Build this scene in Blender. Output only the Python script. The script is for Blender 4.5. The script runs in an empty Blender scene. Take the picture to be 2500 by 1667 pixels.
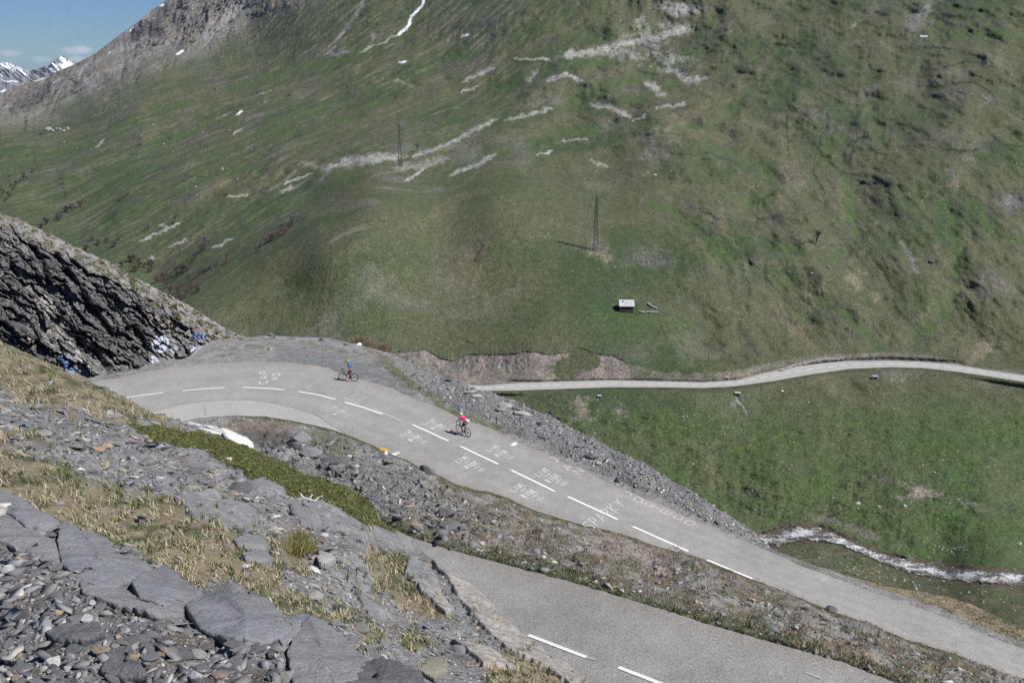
import bpy, bmesh, math, random
import numpy as np
from mathutils import Vector, Matrix
R = math.radians
random.seed(7); rng = np.random.default_rng(11)
SC = bpy.context.scene; COL = SC.collection

# ---------------------------------------------------------------- camera, sky, sun
FPX = 2430.6; CX = 1250.0; CY = 833.5; PITCH = R(16.0)
cam_d = bpy.data.cameras.new('camera'); cam = bpy.data.objects.new('camera', cam_d); COL.objects.link(cam)
cam_d.lens = 35.0; cam_d.sensor_width = 36.0; cam_d.clip_start = 0.1; cam_d.clip_end = 60000
cam.location = (0, 0, 0); cam.rotation_euler = (R(90) - PITCH, 0, 0)
SC.camera = cam
SUN = Vector((1.2, -0.42, 1.55)).normalized()
world = bpy.data.worlds.new('World'); SC.world = world; world.use_nodes = True
wn = world.node_tree; wn.nodes.clear()
def wnode(t, **k):
    n = wn.nodes.new(t)
    for a, b in k.items(): setattr(n, a, b)
    return n
wo = wnode('ShaderNodeOutputWorld'); wb = wnode('ShaderNodeBackground')
sky = wnode('ShaderNodeTexSky', sky_type='NISHITA', sun_disc=False)
sky.sun_elevation = math.asin(SUN.z); sky.sun_rotation = math.atan2(SUN.x, SUN.y)
sky.altitude = 2200; sky.air_density = 1.0; sky.dust_density = 0.0; sky.ozone_density = 2.0
wb.inputs['Strength'].default_value = 0.066
tint = wnode('ShaderNodeVectorMath', operation='MULTIPLY'); tint.inputs[1].default_value = (.40, .60, .88)
wn.links.new(sky.outputs[0], tint.inputs[0])
# a few small fair-weather clouds low over the distant peaks, placed by sky direction
geo = wnode('ShaderNodeTexCoord'); cn = wnode('ShaderNodeTexNoise'); cn.inputs['Scale'].default_value = 60; cn.inputs['Detail'].default_value = 5
wn.links.new(geo.outputs['Generated'], cn.inputs['Vector']); last = tint.outputs[0]
for (qx, qy, rx, ry, op) in [(26,130,25,8.5,.75),(106,145,28,8,.5),(188,123,36,9,.8),(206,119,15,9,.8),(190,146,20,9,.6)]:
    _u = (qx - 1250) / 2430.6; _v = (qy - 833.5) / 2430.6
    d = Vector((_u, math.cos(PITCH) - _v * math.sin(PITCH), -math.sin(PITCH) - _v * math.cos(PITCH))).normalized(); rt_ = Vector((d.y, -d.x, 0)).normalized(); up_ = rt_.cross(d)
    acc = []
    for ax, r_ in ((rt_, rx), (up_, ry)):
        dp = wnode('ShaderNodeVectorMath', operation='DOT_PRODUCT'); dp.inputs[1].default_value = ax; wn.links.new(geo.outputs['Generated'], dp.inputs[0])
        dv = wnode('ShaderNodeMath', operation='MULTIPLY'); dv.inputs[1].default_value = 2700 / r_; wn.links.new(dp.outputs['Value'], dv.inputs[0])
        sq = wnode('ShaderNodeMath', operation='POWER'); sq.inputs[1].default_value = 2; ab = wnode('ShaderNodeMath', operation='ABSOLUTE'); wn.links.new(dv.outputs[0], ab.inputs[0]); wn.links.new(ab.outputs[0], sq.inputs[0]); acc.append(sq)
    sm = wnode('ShaderNodeMath', operation='ADD'); wn.links.new(acc[0].outputs[0], sm.inputs[0]); wn.links.new(acc[1].outputs[0], sm.inputs[1])
    nz = wnode('ShaderNodeMath', operation='MULTIPLY_ADD'); nz.inputs[1].default_value = -3.0; nz.inputs[2].default_value = 1.5; wn.links.new(cn.outputs[0], nz.inputs[0])
    s2 = wnode('ShaderNodeMath', operation='ADD'); wn.links.new(sm.outputs[0], s2.inputs[0]); wn.links.new(nz.outputs[0], s2.inputs[1])
    mr_ = wnode('ShaderNodeMapRange'); mr_.interpolation_type = 'SMOOTHSTEP'; mr_.inputs['From Min'].default_value = 1.25; mr_.inputs['From Max'].default_value = -.3; mr_.inputs['To Min'].default_value = 0; mr_.inputs['To Max'].default_value = op * .8
    wn.links.new(s2.outputs[0], mr_.inputs['Value'])
    # only the forward half of the sky
    mx = wnode('ShaderNodeMix', data_type='RGBA'); mx.inputs['B'].default_value = (7.6, 8.0, 8.8, 1)
    wn.links.new(mr_.outputs[0], mx.inputs['Factor']); wn.links.new(last, mx.inputs['A']); last = mx.outputs['Result']
wn.links.new(last, wb.inputs['Color']); wn.links.new(wb.outputs[0], wo.inputs['Surface'])
sun_d = bpy.data.lights.new('sun', 'SUN'); sun = bpy.data.objects.new('sun', sun_d); COL.objects.link(sun)
sun_d.energy = 4.9; sun_d.angle = R(0.53); sun_d.color = (1.0, 0.965, 0.91)
sun.rotation_euler = SUN.to_track_quat('Z', 'Y').to_euler()
SC.view_settings.view_transform = 'Standard'; SC.view_settings.look = 'None'
SC.view_settings.exposure = 0.27; SC.view_settings.gamma = 1.0; SC.view_settings.use_curve_mapping = False
SC.cycles.max_bounces = 4; SC.cycles.diffuse_bounces = 2; SC.cycles.use_denoising = False

# ---------------------------------------------------------------- projection
cP, sP = math.cos(PITCH), math.sin(PITCH)
def ray(px, py):
    u = (np.asarray(px, float) - CX) / FPX; v = (np.asarray(py, float) - CY) / FPX
    return np.stack([u, cP - v * sP, -sP - v * cP], -1)
def proj(p):
    p = np.asarray(p, float)
    f = p[..., 1] * cP - p[..., 2] * sP; up = p[..., 1] * sP + p[..., 2] * cP
    return CX + FPX * p[..., 0] / f, CY - FPX * up / f

# ---------------------------------------------------------------- noise
_pr = np.random.default_rng(5); PERM = _pr.permutation(512).astype(np.int64); GA = _pr.random(512) * 2 * np.pi
GX, GY = np.cos(GA), np.sin(GA)
def noise(x, y, seed=0):
    x = np.asarray(x, float); y = np.asarray(y, float)
    xi = np.floor(x).astype(np.int64); yi = np.floor(y).astype(np.int64); xf = x - xi; yf = y - yi
    def g(ix, iy, dx, dy):
        h = PERM[(PERM[(ix + seed * 37) & 511] + iy) & 511]
        return GX[h] * dx + GY[h] * dy
    u = xf * xf * xf * (xf * (xf * 6 - 15) + 10); v = yf * yf * yf * (yf * (yf * 6 - 15) + 10)
    a = g(xi, yi, xf, yf); b = g(xi + 1, yi, xf - 1, yf); c = g(xi, yi + 1, xf, yf - 1); d = g(xi + 1, yi + 1, xf - 1, yf - 1)
    return (a + u * (b - a)) * (1 - v) + (c + u * (d - c)) * v
def fbm(x, y, o=4, seed=0, gain=0.5):
    s = 0; a = 1.0; f = 1.0; t = 0
    for i in range(o):
        s = s + a * noise(x * f + 13.7 * i, y * f - 7.3 * i, seed + i); t += a; a *= gain; f *= 2.03
    return s / t * 1.6
def ridged(x, y, o=4, seed=0, gain=0.55):
    s = 0; a = 1.0; f = 1.0; t = 0
    for i in range(o):
        n = 1 - np.abs(noise(x * f + 3.1 * i, y * f + 9.2 * i, seed + i)) * 2.2
        s = s + a * n * np.abs(n); t += a; a *= gain; f *= 2.1
    return s / t
def worley(x, y, seed=0):
    """F1 distance and a random id per cell"""
    x = np.asarray(x, float); y = np.asarray(y, float)
    xi = np.floor(x).astype(np.int64); yi = np.floor(y).astype(np.int64)
    b = np.full(x.shape, 9.0); b2 = np.full(x.shape, 9.0); idr = np.zeros(x.shape)
    for dx in (-1, 0, 1):
        for dy in (-1, 0, 1):
            h = PERM[(PERM[(xi + dx + seed * 17) & 511] + yi + dy) & 511]
            px = xi + dx + (h % 61) / 61.0; py = yi + dy + (h % 47) / 47.0
            d = np.hypot(px - x, py - y); m = d < b
            b2 = np.where(m, b, np.minimum(b2, d)); b = np.where(m, d, b); idr = np.where(m, (h % 101) / 101.0, idr)
    return b, b2, idr
def sstep(a, b, x):
    t = np.clip((x - a) / (b - a), 0, 1); return t * t * (3 - 2 * t)
def lerp(a, b, t): return a + (b - a) * t
def mix(c, d, t): return c + (np.asarray(d) - c) * t[..., None]

class TPS:
    def __init__(s, pts, vals, lam=0.0, scale=400.0):
        s.P = np.asarray(pts, float) / scale; s.sc = scale; n = len(s.P)
        K = s.k(np.linalg.norm(s.P[:, None] - s.P[None], axis=2)) + lam * np.eye(n)
        A = np.zeros((n + 3, n + 3)); A[:n, :n] = K; A[:n, n] = 1; A[:n, n + 1:] = s.P; A[n, :n] = 1; A[n + 1:, :n] = s.P.T
        b = np.zeros(n + 3); b[:n] = vals; s.w = np.linalg.solve(A, b); s.n = n
    @staticmethod
    def k(r): return np.where(r > 1e-9, r * r * np.log(np.maximum(r, 1e-9)), 0)
    def __call__(s, x, y):
        sh = np.shape(x); q = np.stack([np.ravel(x), np.ravel(y)], 1) / s.sc; out = np.empty(len(q))
        for i in range(0, len(q), 20000):
            c = q[i:i + 20000]; r = np.sqrt(((c[:, None] - s.P[None]) ** 2).sum(2))
            out[i:i + 20000] = s.k(r) @ s.w[:s.n] + s.w[s.n] + c @ s.w[s.n + 1:]
        return out.reshape(sh)
def pl(pts):
    a = np.array(pts, float); return lambda x: np.interp(x, a[:, 0], a[:, 1])
def inpoly(x, y, poly):
    P = np.asarray(poly, float); x = np.asarray(x, float); y = np.asarray(y, float); ins = np.zeros(x.shape, bool); j = len(P) - 1
    for i in range(len(P)):
        xi, yi = P[i]; xj, yj = P[j]
        c = ((yi > y) != (yj > y)) & (x < (xj - xi) * (y - yi) / (yj - yi + 1e-12) + xi); ins ^= c; j = i
    return ins
def dline(x, y, pts, closed=False):
    P = np.asarray(pts, float); x = np.asarray(x, float); y = np.asarray(y, float); d = np.full(x.shape, 1e9)
    n = len(P) if closed else len(P) - 1
    if len(P) == 1: return np.hypot(x - P[0, 0], y - P[0, 1])
    for i in range(n):
        a = P[i]; b = P[(i + 1) % len(P)]; v = b - a; L = (v * v).sum() + 1e-9
        t = np.clip(((x - a[0]) * v[0] + (y - a[1]) * v[1]) / L, 0, 1)
        d = np.minimum(d, np.hypot(x - a[0] - t * v[0], y - a[1] - t * v[1]))
    return d
def sdf(x, y, poly):
    d = dline(x, y, poly, True); return np.where(inpoly(x, y, poly), -d, d)

# ---------------------------------------------------------------- mesh helpers
def mesh_np(name, V, F, mat=None, colors=None, smooth=False, parent=None, fsize=None):
    """V (n,3); F (m,k) int array or flat list with fsize"""
    me = bpy.data.meshes.new(name); V = np.ascontiguousarray(V, dtype=np.float32)
    me.vertices.add(len(V)); me.vertices.foreach_set('co', V.ravel())
    if fsize is None:
        F = np.asarray(F, dtype=np.int32); m, k = F.shape; flat = F.ravel(); tot = np.full(m, k, np.int32)
    else:
        flat = np.asarray(F, dtype=np.int32); tot = np.asarray(fsize, dtype=np.int32); m = len(tot)
    st = np.concatenate([[0], np.cumsum(tot)[:-1]]).astype(np.int32)
    me.loops.add(len(flat)); me.loops.foreach_set('vertex_index', flat)
    me.polygons.add(m); me.polygons.foreach_set('loop_start', st); me.polygons.foreach_set('loop_total', tot)
    if smooth: me.polygons.foreach_set('use_smooth', np.ones(m, bool))
    if colors is not None:
        at = me.color_attributes.new('Col', 'FLOAT_COLOR', 'POINT')
        c = np.ones((len(V), 4), np.float32); c[:, :colors.shape[1]] = colors; at.data.foreach_set('color', c.ravel())
    me.update(calc_edges=True); me.validate()
    if mat: me.materials.append(mat)
    o = bpy.data.objects.new(name, me); COL.objects.link(o)
    if parent: o.parent = parent
    return o
def tag(o, label=None, cat=None, group=None, kind=None):
    if label: o['label'] = label
    if cat: o['category'] = cat
    if group: o['group'] = group
    if kind: o['kind'] = kind
    return o
def empty(name, loc, rz=0, label=None, cat=None, group=None):
    o = bpy.data.objects.new(name, None); COL.objects.link(o); o.location = loc; o.rotation_euler = (0, 0, rz); o.empty_display_size = .3
    return tag(o, label, cat, group)
class MB:
    def __init__(s): s.v = []; s.f = []
    def add(s, V, F):
        b = len(s.v); s.v += [tuple(p) for p in V]; s.f += [tuple(i + b for i in f) for f in F]
    def box(s, c, size, rot=None):
        x, y, z = [a / 2 for a in size]
        P = [Vector((i * x, j * y, k * z)) for i in (-1, 1) for j in (-1, 1) for k in (-1, 1)]
        if rot: P = [rot @ p for p in P]
        s.add([p + Vector(c) for p in P], [(0, 1, 3, 2), (4, 6, 7, 5), (0, 4, 5, 1), (2, 3, 7, 6), (0, 2, 6, 4), (1, 5, 7, 3)])
    def bar(s, a, b, r, r2=None, n=6):
        a = Vector(a); b = Vector(b); d = (b - a)
        if d.length < 1e-6: return
        q = d.to_track_quat('Z', 'Y').to_matrix(); r2 = r if r2 is None else r2
        V = [a + q @ Vector((math.cos(t) * r, math.sin(t) * r, 0)) for t in [2 * math.pi * i / n for i in range(n)]]
        V += [b + q @ Vector((math.cos(t) * r2, math.sin(t) * r2, 0)) for t in [2 * math.pi * i / n for i in range(n)]]
        s.add(V, [(i, (i + 1) % n, n + (i + 1) % n, n + i) for i in range(n)] + [tuple(range(n))[::-1], tuple(range(n, 2 * n))])
    def tube(s, pts, r, n=6):
        for a, b in zip(pts[:-1], pts[1:]): s.bar(a, b, r, n=n)
    def torus(s, c, R_, r, axis='Y', n=40, m=8):
        V = []; F = []
        for i in range(n):
            t = 2 * math.pi * i / n
            for j in range(m):
                p = 2 * math.pi * j / m; rr = R_ + r * math.cos(p); h = r * math.sin(p)
                V.append(Vector(c) + Vector((rr * math.cos(t), h, rr * math.sin(t))))
                F.append((i * m + j, ((i + 1) % n) * m + j, ((i + 1) % n) * m + (j + 1) % m, i * m + (j + 1) % m))
        s.add(V, F)
    def ball(s, c, r, n=10, m=7):
        V = []; F = []
        rx, ry, rz = r if hasattr(r, '__len__') else (r, r, r)
        for j in range(m + 1):
            p = math.pi * j / m
            for i in range(n):
                t = 2 * math.pi * i / n; V.append((c[0] + rx * math.sin(p) * math.cos(t), c[1] + ry * math.sin(p) * math.sin(t), c[2] + rz * math.cos(p)))
        for j in range(m):
            for i in range(n): F.append((j * n + i, (j + 1) * n + i, (j + 1) * n + (i + 1) % n, j * n + (i + 1) % n))
        s.add(V, F)
    def build(s, name, mat, parent=None, smooth=False):
        me = bpy.data.meshes.new(name); me.from_pydata([tuple(v) for v in s.v], [], s.f); me.update()
        if smooth: me.polygons.foreach_set('use_smooth', [True] * len(me.polygons))
        if mat: me.materials.append(mat)
        o = bpy.data.objects.new(name, me); COL.objects.link(o)
        if parent: o.parent = parent
        return o

# ---------------------------------------------------------------- materials
def newmat(name):
    m = bpy.data.materials.new(name); m.use_nodes = True; nt = m.node_tree
    return m, nt, nt.nodes['Principled BSDF']
def mat_ground(name, s1=2.0, s2=9.0, var=0.35, bump=0.3, bdist=0.05, rough=0.95, src='attr', color=(.2, .2, .2), speck=0.0, speck_scale=30, voro=0.0, voro_scale=5):
    """vertex colour (or flat / object colour) broken up by noise at two scales, with bump"""
    m, nt, B = newmat(name); N = nt.nodes; L = nt.links
    tc = N.new('ShaderNodeTexCoord')
    if src == 'attr': c = N.new('ShaderNodeVertexColor'); c.layer_name = 'Col'; cs = c.outputs[0]
    elif src == 'obj': c = N.new('ShaderNodeObjectInfo'); cs = c.outputs['Color']
    else: c = N.new('ShaderNodeRGB'); c.outputs[0].default_value = (*color, 1); cs = c.outputs[0]
    n1 = N.new('ShaderNodeTexNoise'); n1.inputs['Scale'].default_value = s1; n1.inputs['Detail'].default_value = 8; n1.inputs['Roughness'].default_value = .65
    n2 = N.new('ShaderNodeTexNoise'); n2.inputs['Scale'].default_value = s2; n2.inputs['Detail'].default_value = 6; n2.inputs['Roughness'].default_value = .7
    L.new(tc.outputs['Object'], n1.inputs['Vector']); L.new(tc.outputs['Object'], n2.inputs['Vector'])
    a = N.new('ShaderNodeMath'); a.operation = 'ADD'; L.new(n1.outputs[0], a.inputs[0]); L.new(n2.outputs[0], a.inputs[1])
    mr = N.new('ShaderNodeMapRange'); mr.inputs['From Min'].default_value = .6; mr.inputs['From Max'].default_value = 1.4
    mr.inputs['To Min'].default_value = 1 - var; mr.inputs['To Max'].default_value = 1 + var; L.new(a.outputs[0], mr.inputs['Value'])
    mu = N.new('ShaderNodeVectorMath'); mu.operation = 'MULTIPLY'; L.new(cs, mu.inputs[0]); L.new(mr.outputs[0], mu.inputs[1])
    out = mu.outputs[0]; hsrc = a.outputs[0]
    if speck > 0:
        n3 = N.new('ShaderNodeTexNoise'); n3.inputs['Scale'].default_value = speck_scale; n3.inputs['Detail'].default_value = 2
        L.new(tc.outputs['Object'], n3.inputs['Vector'])
        m3 = N.new('ShaderNodeMapRange'); m3.inputs['From Min'].default_value = .35; m3.inputs['From Max'].default_value = .65
        m3.inputs['To Min'].default_value = 1 - speck; m3.inputs['To Max'].default_value = 1 + speck; L.new(n3.outputs[0], m3.inputs['Value'])
        mu2 = N.new('ShaderNodeVectorMath'); mu2.operation = 'MULTIPLY'; L.new(out, mu2.inputs[0]); L.new(m3.outputs[0], mu2.inputs[1]); out = mu2.outputs[0]
    if voro > 0:
        vo = N.new('ShaderNodeTexVoronoi'); vo.inputs['Scale'].default_value = voro_scale; L.new(tc.outputs['Object'], vo.inputs['Vector'])
        m4 = N.new('ShaderNodeMapRange'); m4.inputs['From Min'].default_value = 0; m4.inputs['From Max'].default_value = 1
        m4.inputs['To Min'].default_value = 1 - voro; m4.inputs['To Max'].default_value = 1 + voro
        sx = N.new('ShaderNodeSeparateColor'); L.new(vo.outputs['Color'], sx.inputs[0]); L.new(sx.outputs[0], m4.inputs['Value'])
        mu3 = N.new('ShaderNodeVectorMath'); mu3.operation = 'MULTIPLY'; L.new(out, mu3.inputs[0]); L.new(m4.outputs[0], mu3.inputs[1]); out = mu3.outputs[0]
        ad = N.new('ShaderNodeMath'); ad.operation = 'SUBTRACT'; L.new(hsrc, ad.inputs[0]); L.new(vo.outputs['Distance'], ad.inputs[1]); hsrc = ad.outputs[0]
    L.new(out, B.inputs['Base Color']); B.inputs['Roughness'].default_value = rough; B.inputs['Specular IOR Level'].default_value = .25
    if bump > 0:
        b = N.new('ShaderNodeBump'); b.inputs['Strength'].default_value = bump; b.inputs['Distance'].default_value = bdist
        L.new(hsrc, b.inputs['Height']); L.new(b.outputs[0], B.inputs['Normal'])
    return m
def mat_plain(name, color, rough=.7, metal=0.0, var=.15, s=8.0, bump=0.0):
    m = mat_ground(name, s, s * 4, var, bump, .02, rough, 'flat', color)
    m.node_tree.nodes['Principled BSDF'].inputs['Metallic'].default_value = metal
    return m
# ================================================================= HILLSIDE (far side of the valley, meadow, river bed)
SIL3 = pl([(-400,330),(-200,430),(0,523),(50,540),(96,561),(153,588),(207,615),(268,642),(325,676),(367,699),(413,722),(459,745),(517,783),(555,806),(585,820),(612,824),(658,819),(727,823),(804,825),(842,834),(900,848),(958,864),(1015,895),(1053,912),(1079,920),(1125,935),(1155,950),(1193,960),(1244,973),(1295,998),(1346,1021),(1385,1044),(1436,1068),(1459,1080),(1517,1111),(1572,1136),(1620,1164),(1662,1188),(1700,1211),(1740,1238),(1784,1263),(1837,1296),(1883,1340),(1990,1380),(2080,1408),(2160,1430),(2250,1445),(2330,1460),(2420,1497),(2500,1533),(2700,1618),(2900,1700)])
SKYL = pl([(-600,330),(-300,270),(0,222),(60,206),(100,193),(150,170),(180,158),(200,148),(232,132),(262,108),(300,80),(345,48),(372,24),(400,6),(430,-18),(520,-80),(700,-160),(1000,-260),(1500,-300),(3300,-420)])
RELF = [  # (points, width px, metres: + deeper gully, - ridge or knoll)
 ([(380,720),(500,610),(620,540),(720,500),(860,430)],26,7),([(1600,500),(1676,538),(1814,664),(1944,687),(2097,798),(2150,850)],20,5),([(1660,200),(1560,240),(1350,265),(1180,312),(900,402),(760,425),(600,505)],15,6),
 ([(1905,120),(1868,164),(1822,232),(1760,300),(1690,318),(1560,300)],15,7),([(2130,180),(2090,240),(2125,262),(2145,310),(2150,350)],14,5),([(2275,20),(2280,80),(2400,92),(2500,88)],16,8),([(1500,310),(1350,330),(1200,375),(1080,440)],14,5),
 ([(1720,360),(1850,400),(1895,470),(1838,500)],18,4),([(2060,400),(2080,480),(2090,580),(2030,640)],20,5),([(2300,500),(2340,620),(2320,760),(2240,830)],26,6),([(2500,600),(2420,560),(2340,470)],22,5),
 ([(1010,0),(1000,60),(960,95),(850,135),(700,175),(560,215)],22,16),([(620,330),(800,260),(960,200),(1080,150),(1250,90),(1400,30)],20,9),([(480,400),(640,340),(800,300),(960,250)],14,7),([(100,480),(280,400),(440,330),(560,280)],16,8),([(0,420),(180,360),(330,300),(450,250)],16,10),
 ([(250,560),(400,480),(520,430),(640,400)],16,6),([(300,640),(430,560),(560,500)],14,5),([(1400,240),(1550,200),(1700,130),(1750,30)],20,8),([(1200,220),(1350,170),(1500,140),(1600,60)],16,8),
 ([(740,330),(900,270),(1050,220),(1200,160)],24,-8),([(560,470),(760,380),(950,310),(1100,290)],20,-6),([(1300,215),(1420,195),(1500,220)],34,-8),([(1250,350)],44,-5),([(1400,300),(1300,300)],26,-4),([(1950,220),(2060,190),(2140,200)],50,-9),([(2000,90),(2130,110)],40,-9),
 ([(2300,150),(2420,130)],40,-10),([(2350,260)],40,-6),([(1800,60),(1840,130)],36,-9),([(1640,320),(1740,420)],60,-7),([(1930,570)],46,-6),([(1960,620),(1880,600)],20,4),([(2200,420),(2300,420)],50,-6),([(2200,560)],50,-5),([(2030,350)],70,6),([(1980,290),(2100,290)],22,-6),([(1700,640),(1780,780)],60,-4),([(2010,720)],50,-4),([(2430,700)],60,-5),
 ([(350,330),(500,280),(620,240)],18,-9),([(150,430),(350,350)],18,-7),([(300,520),(480,460)],16,-5),([(1500,60),(1640,20)],26,-9),([(1130,60),(1300,30)],26,-10),([(850,200),(1000,150)],22,-9)]
HT = [(1150,950,302),(1300,944,299),(1500,938,296),(1700,941,293),(1500,800,331),(1300,862,312),(1300,820,324),(1000,862,318),(1050,930,306),(1530,755,344),(1455,610,384),(1300,690,362),(1530,690,362),
 (1850,925,305),(2050,892,318),(2174,889,321),(2330,898,318),(2500,925,310),(2700,960,302),(1600,880,312),(2000,840,330),(2330,850,330),(2500,870,326),
 (800,760,334),(600,800,336),(700,700,352),(1000,700,356),(450,735,366),(550,690,372),(650,620,385),(760,540,402),(900,460,425),(1100,600,388),(1200,480,420),
 (405,690,432),(330,640,470),(480,600,470),(560,560,480),(640,520,488),(740,470,505),(860,420,500),(200,560,560),(100,500,620),(300,480,600),(0,440,720),(500,440,590),(700,380,600),(-300,500,760),
 (0,350,1000),(200,380,800),(0,308,1250),(-300,400,1200),(0,262,1800),(100,240,1850),(200,215,1700),(200,170,2100),(300,110,2250),(400,30,2350),(500,0,2150),(600,60,1750),(500,130,1550),(400,190,1300),(300,260,1100),(420,300,880),
 (600,250,900),(800,150,1020),(1000,50,1060),(900,0,1250),(700,0,1600),(1200,80,860),(1200,250,680),(1000,300,640),(1100,380,540),(960,415,490),(1400,300,600),(1350,200,680),(1600,150,720),(1600,260,590),(1700,0,800),(1300,420,470),(1600,420,465),
 (2000,0,760),(2000,150,640),(2000,300,540),(1800,500,430),(1700,700,362),(1850,620,385),(2100,500,430),(2300,300,500),(2450,100,600),(2450,500,420),(2300,700,366),(2150,640,384),(1950,760,350),
 (2800,0,660),(2800,400,460),(3000,800,350),(1500,-200,1000),(2500,-300,900),(700,-130,2300),(1000,-230,2000),(-300,280,1900),
 (1350,985,287),(1500,1020,278),(1700,1100,262),(1900,1200,240),(2000,1060,272),(2000,1120,258),(2400,1000,290),(2400,1120,258),(2400,1250,234),(2200,1200,241),(2200,1310,224),(2450,1350,212),(1850,1010,285),(2200,960,300),
 (1880,1312,226),(2000,1300,226),(2140,1360,214),(2300,1400,205),(2500,1415,198),(2700,1440,192),(2200,1420,196),(2400,1450,172),(2500,1500,150),(2700,1580,130),(2000,1370,202),(1900,1400,190),(2200,1500,160),(2500,1600,118),(2900,1780,80),
 (1700,1250,235),(1500,1160,250),(1300,1080,268),(1000,940,300),(800,880,312),(500,860,325),(200,760,380),(0,620,520),(1150,1000,290)]
_h = TPS([(a, b) for a, b, c in HT], np.log([c for a, b, c in HT]), lam=2e-5)
ROADT = [(1060,943),(1137,940),(1183,942),(1259,936),(1374,932),(1489,929),(1604,931),(1715,934),(1799,929),(1868,911),(1944,896),(2002,888),(2059,883),(2174,881),(2251,884),(2327,890),(2404,903),(2500,917),(2640,938),(2800,962)]
ROADB = [(1060,958),(1175,955),(1259,954),(1374,950),(1489,946),(1604,946),(1715,948),(1791,944),(1887,931),(1983,914),(2078,901),(2174,897),(2251,899),(2327,907),(2404,918),(2500,933),(2640,955),(2800,980)]
RT, RB = pl(ROADT), pl(ROADB)
RIVC = [(1840,1322),(1870,1318),(1905,1310),(1945,1302),(2000,1303),(2036,1313),(2082,1332),(2136,1355),(2191,1374),(2245,1388),(2309,1398),(2377,1405),(2445,1410),(2500,1418),(2600,1430),(2800,1460)]
RIVW = pl([(1840,11),(1900,20),(2000,17),(2050,10),(2136,11),(2245,17),(2309,16),(2377,16),(2500,17),(2800,18)])
RVC = pl(RIVC)
BANKTOP = pl([(700,845),(965,861),(1037,853),(1068,871),(1106,883),(1133,866),(1240,865),(1286,858),(1336,864),(1382,862),(1416,848),(1450,862),(1500,869),(1525,886),(1600,905),(1700,912),(1800,905),(1900,880),(2000,868),(2100,862),(2185,858),(2300,872),(2358,892),(2500,908),(2800,950)])
def spurmask(px, py):   # dome right of the gully
    return sstep(-14, 22, (px - np.interp(py, [330, 440, 520, 560, 610, 680, 735, 900], [1240, 900, 770, 690, 625, 520, 450, 400])) * .7)
def crag(px, py):
    d = np.minimum(dline(px, py, [(640, -30), (560, 8), (500, 30), (470, 70), (438, 112)]), dline(px, py, [(325, 90), (350, 70), (385, 82)]) + 6); d = np.minimum(d, dline(px, py, [(400, 40), (430, 60), (440, 20)]) + 6); d = np.minimum(d, dline(px, py, [(110, 212), (70, 252), (30, 275)]) + 8); d = np.minimum(d, dline(px, py, [(185, 212), (175, 220)]) + 10)
    return sstep(26, 6, d + 20 * fbm(px / 16, py / 14, 4, 195, .6))
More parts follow.
